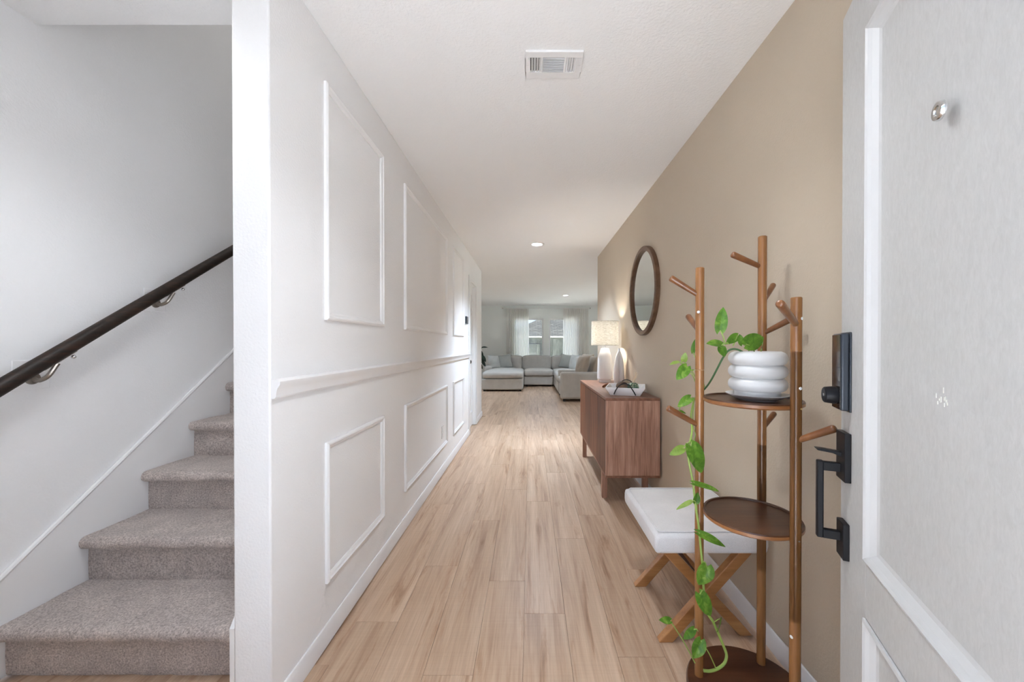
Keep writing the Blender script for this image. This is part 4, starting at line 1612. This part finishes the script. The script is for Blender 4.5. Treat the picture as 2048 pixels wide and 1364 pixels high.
def cush(parent, name, x0, x1, y0, y1, z0, z1, mat=M_SOFA, e1=0.45, e2=0.22, puff=0.03, wr=0.012, seed=0, M=None):
    vs, fs = super_cushion(x1 - x0, y1 - y0, z1 - z0, e1, e2, 44, 18, wr, seed, puff)
    m = MB(); m.add(vs, fs, T((x0 + x1) / 2, (y0 + y1) / 2, (z0 + z1) / 2) @ (M or Matrix.Identity(4)))
    return m.build(name, mat, parent, smooth=True, angle=180)


YB = 11.86
# bases
rbox(so, 'chaise_base', -1.27, -0.185, 9.76, 10.95, 0.045, 0.33)
rbox(so, 'left_base', -1.27, -0.185, 10.955, YB, 0.045, 0.33)
rbox(so, 'centre_base', -0.18, 0.690, 10.90, YB, 0.045, 0.31)
rbox(so, 'right_base', 0.695, 1.78, 9.25, YB, 0.045, 0.31)
# seat cushions
cush(so, 'chaise_cushion', -1.275, -0.175, 9.73, 11.55, 0.315, 0.525, seed=1, puff=0.035)
cush(so, 'seat_cushion', -0.18, 0.690, 10.85, 11.55, 0.295, 0.505, seed=2)
cush(so, 'seat_cushion', 0.675, 1.45, 10.45, 11.55, 0.295, 0.505, seed=3)
cush(so, 'seat_cushion', 0.665, 1.45, 9.30, 10.44, 0.295, 0.505, seed=4)
# backs and arms
rbox(so, 'back_frame', -1.27, 1.78, YB - 0.20, YB, 0.30, 0.66)
rbox(so, 'right_back_frame', 1.58, 1.78, 9.25, YB - 0.21, 0.30, 0.66)
rbox(so, 'left_arm', -1.33, -1.10, 10.70, YB - 0.2, 0.33, 0.62, bev=0.06)
for k, (a, b) in enumerate(((-1.05, -0.245), (-0.24, 0.665), (0.67, 1.50))):
    cush(so, 'back_cushion', a, b, 11.42, 11.74, 0.46, 0.890, e1=0.22, e2=0.3, puff=0.02, wr=0.016, seed=10 + k)
for k, (a, b) in enumerate(((9.32, 10.3), (10.32, 11.35))):
    cush(so, 'back_cushion', 1.30, 1.60, a, b, 0.46, 0.890, e1=0.22, e2=0.3, puff=0.02, wr=0.016, seed=20 + k)
for x, y in ((-1.2, 9.84), (-0.26, 9.84), (-0.1, 11.0), (0.6, 11.0), (0.77, 9.35), (1.7, 9.35), (-1.2, 11.78), (1.7, 11.78)):
    m = MB(); m.box(x - 0.03, x + 0.03, y - 0.03, y + 0.03, 0, 0.05); m.build('foot', M_FEET, so)


def pillow(loc, w_, h_, t_, mat, rzd, tilt, lean, label, seed, group='throw pillows on the sofa'):
    vs, fs = throw_pillow(w_, h_, t_, seed=seed)
    o = MB().add(vs, fs, rot('Z', rzd) @ rot('X', tilt) @ rot('Y', lean)).build('throw_pillow', mat, smooth=True, angle=180)
    o.location = loc
    return tag(o, label, 'pillow', group)


pillow((-1.06, 11.00, 0.715), 0.46, 0.42, 0.20, M_PILLOW, 55, -20, 4, 'pale pillow leaning edge-on in the left sofa corner', 1)
pillow((-0.76, 11.22, 0.72), 0.44, 0.43, 0.16, M_PILLOWDK, 6, -14, -10, 'square grey pillow standing against the left back cushion', 2)
pillow((1.11, 11.24, 0.72), 0.44, 0.43, 0.16, M_PILLOWDK, -8, -14, 11, 'grey pillow standing in the right sofa corner', 3)
pillow((1.28, 10.75, 0.715), 0.46, 0.46, 0.20, M_PILLOW, -68, -12, 0, 'whitish pillow leaning on the right wing of the sofa', 4)

# armchair in front of the right wing
ac = thing('armchair', (1.15, 8.55, 0), 'greige armchair seen from its side in front of the sofa', 'armchair')
rbox(ac, 'seat_base', 0.70, 1.60, 8.10, 9.02, 0.045, 0.32)
ACM = M_SOFA
rbox(ac, 'near_arm', 0.655, 1.66, 7.97, 8.14, 0.055, 0.635, bev=0.05)
rbox(ac, 'far_arm', 0.68, 1.66, 8.98, 9.15, 0.055, 0.635, bev=0.05)
rbox(ac, 'back_frame', 1.50, 1.66, 8.14, 8.98, 0.30, 0.66)
cush(ac, 'seat_cushion', 0.665, 1.40, 8.14, 8.98, 0.31, 0.50, seed=31)
for x in (0.74, 1.58):
    for y in (8.04, 9.08):
        m = MB(); m.box(x - 0.025, x + 0.025, y - 0.025, y + 0.025, 0, 0.06); m.build('foot', M_FEET, ac)
pillow((1.17, 8.32, 0.755), 0.50, 0.47, 0.20, M_SOFATAN, -72, -15, 0, 'tan rounded pillow at the front of the armchair', 5, 'pillows on the armchair')
pillow((1.42, 8.36, 0.745), 0.50, 0.47, 0.20, M_SOFATAN, -80, -14, 0, 'tan pillow against the armchair back, beside the lamp', 6, 'pillows on the armchair')
pillow((1.34, 8.80, 0.775), 0.48, 0.48, 0.20, M_SOFATAN, -66, -12, 0, 'tan pillow behind the other two on the armchair', 7, 'pillows on the armchair')

# curtains, rod
CZ = 2.395
rod = thing('curtain_rod', (0.53, YFAR - 0.07, CZ), 'slim pale curtain rod above the far windows', 'curtain rod')
m = MB(); m.tube([(-0.86, YFAR - 0.07, CZ), (1.90, YFAR - 0.07, CZ)], 0.011, 12); m.build('rod', M_SILVER, rod, smooth=True)
for x, s in ((-0.86, -1), (1.90, 1)):
    m = MB(); vs, fs = super_cushion(0.05, 0.05, 0.05, 1, 1, 16, 10); m.add(vs, fs, T(x + s * 0.02, YFAR - 0.07, CZ)); m.build('finial', M_CHROME, rod, smooth=True)
for x in (-0.80, 0.52, 1.84):
    m = MB(); m.tube([(x, YFAR, CZ + 0.02), (x, YFAR - 0.05, CZ + 0.02), (x, YFAR - 0.07, CZ - 0.008)], 0.006, 8); m.build('bracket', M_SILVER, rod)


def curtain(x0, x1, label, seed):
    nx, nz = 150, 24
    z0, z1 = 0.03, CZ - 0.012
    vs, fs = [], []
    nf = 13
    for j in range(nz + 1):
        t = j / nz
        for i in range(nx + 1):
            u = i / nx
            ph_ = 2 * PI * nf * u + 1.2 * math.sin(u * 9 + seed)
            amp = 0.020 + 0.016 * (1 - t)
            spread = 1 + 0.05 * (1 - t)
            x = (x0 + x1) / 2 + (u - 0.5) * (x1 - x0) * spread + 0.010 * math.sin(ph_ * 2 + seed)
            y = YFAR - 0.072 + amp * math.sin(ph_) + 0.006 * math.sin(5 * t + u * 17)
            vs.append((x, y, z0 + (z1 - z0) * t))
    for j in range(nz):
        for i in range(nx):
            a = j * (nx + 1) + i
            fs.append((a, a + 1, a + nx + 2, a + nx + 1))
    r = thing('sheer_curtain', ((x0 + x1) / 2, YFAR - 0.07, 0.03), label, 'curtain', 'sheer curtains on the far windows')
    MB().add(vs, fs).build('drape', M_SHEER, r, smooth=True, angle=180)
    m = MB(); m.box(x0, x1, YFAR - 0.086, YFAR - 0.058, CZ - 0.035, CZ - 0.013)
    m.build('header_tape', M_SHEER, r)
    return r


curtain(-0.75, -0.045, 'white sheer curtain covering part of the left far window', 0.4)
curtain(1.075, 1.87, 'white sheer curtain covering part of the right far window', 2.1)

# potted plant left of the sofa
hp = thing('potted_plant', (-1.62, 10.25, 0), 'dark leafy potted plant peeking out behind the end of the hall wall', 'plant')
m = MB(); m.lathe([(0.0, 0), (0.12, 0), (0.15, 0.30), (0.155, 0.32), (0.14, 0.32), (0.135, 0.29), (0, 0.29)], 28, c=(-1.62, 10.25, 0)); m.build('pot', M_CERAMIC, hp, smooth=True)
random.seed(5)
stems = [(-1.34, 1.15, 0.30), (-1.42, 0.98, 0.10), (-1.36, 0.86, 0.25), (-1.40, 0.72, 0.0), (-1.30, 0.92, -0.1), (-1.75, 1.2, 0.1), (-1.85, 0.95, 0.2), (-1.62, 1.25, -0.2), (-1.45, 0.80, -0.2), (-1.33, 0.78, 0.15), (-1.38, 1.06, 0.0)]
for k, (x, z, dy) in enumerate(stems):
    y = 10.25 + dy * 0.6
    a = Vector((-1.62, 10.25, 0.28)); b = Vector((x, y, z))
    m = MB(); m.tube(smooth_path([a, (a + b) / 2 + Vector((0, 0, 0.12)), b], 5), 0.006, 6); m.build('stem', M_STEMDK, hp, smooth=True)
    out = Vector((x + 1.62, y - 10.25, 0)).normalized()
    drop = 0.02 if k == 0 else -0.16
    tip = b + out * (0.20 if k == 0 else 0.10) + Vector((0, 0, drop))
    vs, fs = leaf_mesh(b, tip, 0.10 if k == 0 else 0.12, Vector((0.1, -0.5, 0.85)) if k == 0 else Vector((0.35, -0.9, 0.2)), 0.2, 0.15, seed=k)
    MB().add(vs, fs).build('leaf', M_LEAFDK, hp, smooth=True, angle=180)

# ------------------------------------------------------------------ outside
g = MB(); g.box(-30, 34, YFAR + 0.14, 60, -0.60, -0.35); struct('ground_back', g, M_GRASS)
g = MB(); g.box(-30, 34, -40, -0.10, -0.25, -0.12); struct('ground_front', g, M_CONCRETE)
g = MB(); g.box(4.42, 34, -0.10, YFAR + 0.14, -0.45, -0.30); struct('ground_side', g, M_GRASS)
pr = MB(); pr.box(-2.6, 1.6, -1.05, -0.10, 2.60, 2.75); struct('roof_sun_blocker', pr, M_WHITE)  # unseen roof, sized to keep direct sun out of the doorway

fence = thing('wooden_fence', (0.5, 17.5, -0.35), 'weathered grey board fence behind the windows', 'fence')
random.seed(9)
x = -4.0
while x < 6.0:
    hgt = 1.50 + random.uniform(-0.015, 0.015)
    m = MB(); m.prism([(x, -0.35), (x + 0.136, -0.35), (x + 0.136, hgt - 0.02), (x + 0.116, hgt), (x + 0.02, hgt), (x, hgt - 0.02)], 17.5, 17.518, 'Y')
    m.build('board', M_FENCE, fence)
    x += 0.141
m = MB(); m.box(-4, 6, 17.53, 17.57, 0.2, 0.29); m.box(-4, 6, 17.53, 17.57, 1.15, 1.24); m.build('rail', M_FENCE, fence)
gate = thing('fence_gate', (0.05, 16.9, -0.35), 'lower board gate standing before the fence, seen through the left window', 'gate')
for k in range(6):
    x = -0.40 + k * 0.141
    m = MB(); m.box(x, x + 0.137, 16.9, 16.918, -0.33, 1.26); m.build('board', M_FENCE, gate)
m = MB(); m.box(-0.42, 0.50, 16.93, 16.96, 1.27, 1.305); m.box(0.455, 0.50, 16.93, 16.97, -0.35, 1.27); m.build('gate_gap_shade', M_DARK, gate)  # dark bars stand in for the shaded gaps round the gate

nh = thing('neighbour_house', (3.5, 25, -0.35), 'neighbouring house with a grey shingled hip roof beyond the fence', 'house')
ex0, ex1, ey0, ey1, ez, rz_ = -1.8, 9.0, 22.0, 32.0, 1.72, 4.25
v = [(ex0, ey0, ez), (ex1, ey0, ez), (ex1, ey1, ez), (ex0, ey1, ez), (3.2, 27, rz_), (4.0, 27, rz_)]
f = [(0, 1, 5, 4), (1, 2, 5), (2, 3, 4, 5), (3, 0, 4), (3, 2, 1, 0)]
MB().add(v, f).build('roof', M_ROOF, nh)
m = MB(); m.box(ex0 - 0.02, ex1 + 0.02, ey0 - 0.04, ey0, ez - 0.06, ez + 0.01); m.box(ex0 - 0.04, ex0, ey0, ey1, ez - 0.06, ez + 0.01); m.build('fascia', M_FASCIA, nh)
m = MB(); m.box(ex0 + 0.4, ex1 - 0.4, ey0 + 0.4, ey1 - 0.4, -0.35, ez); m.build('wall', M_SIDING, nh)
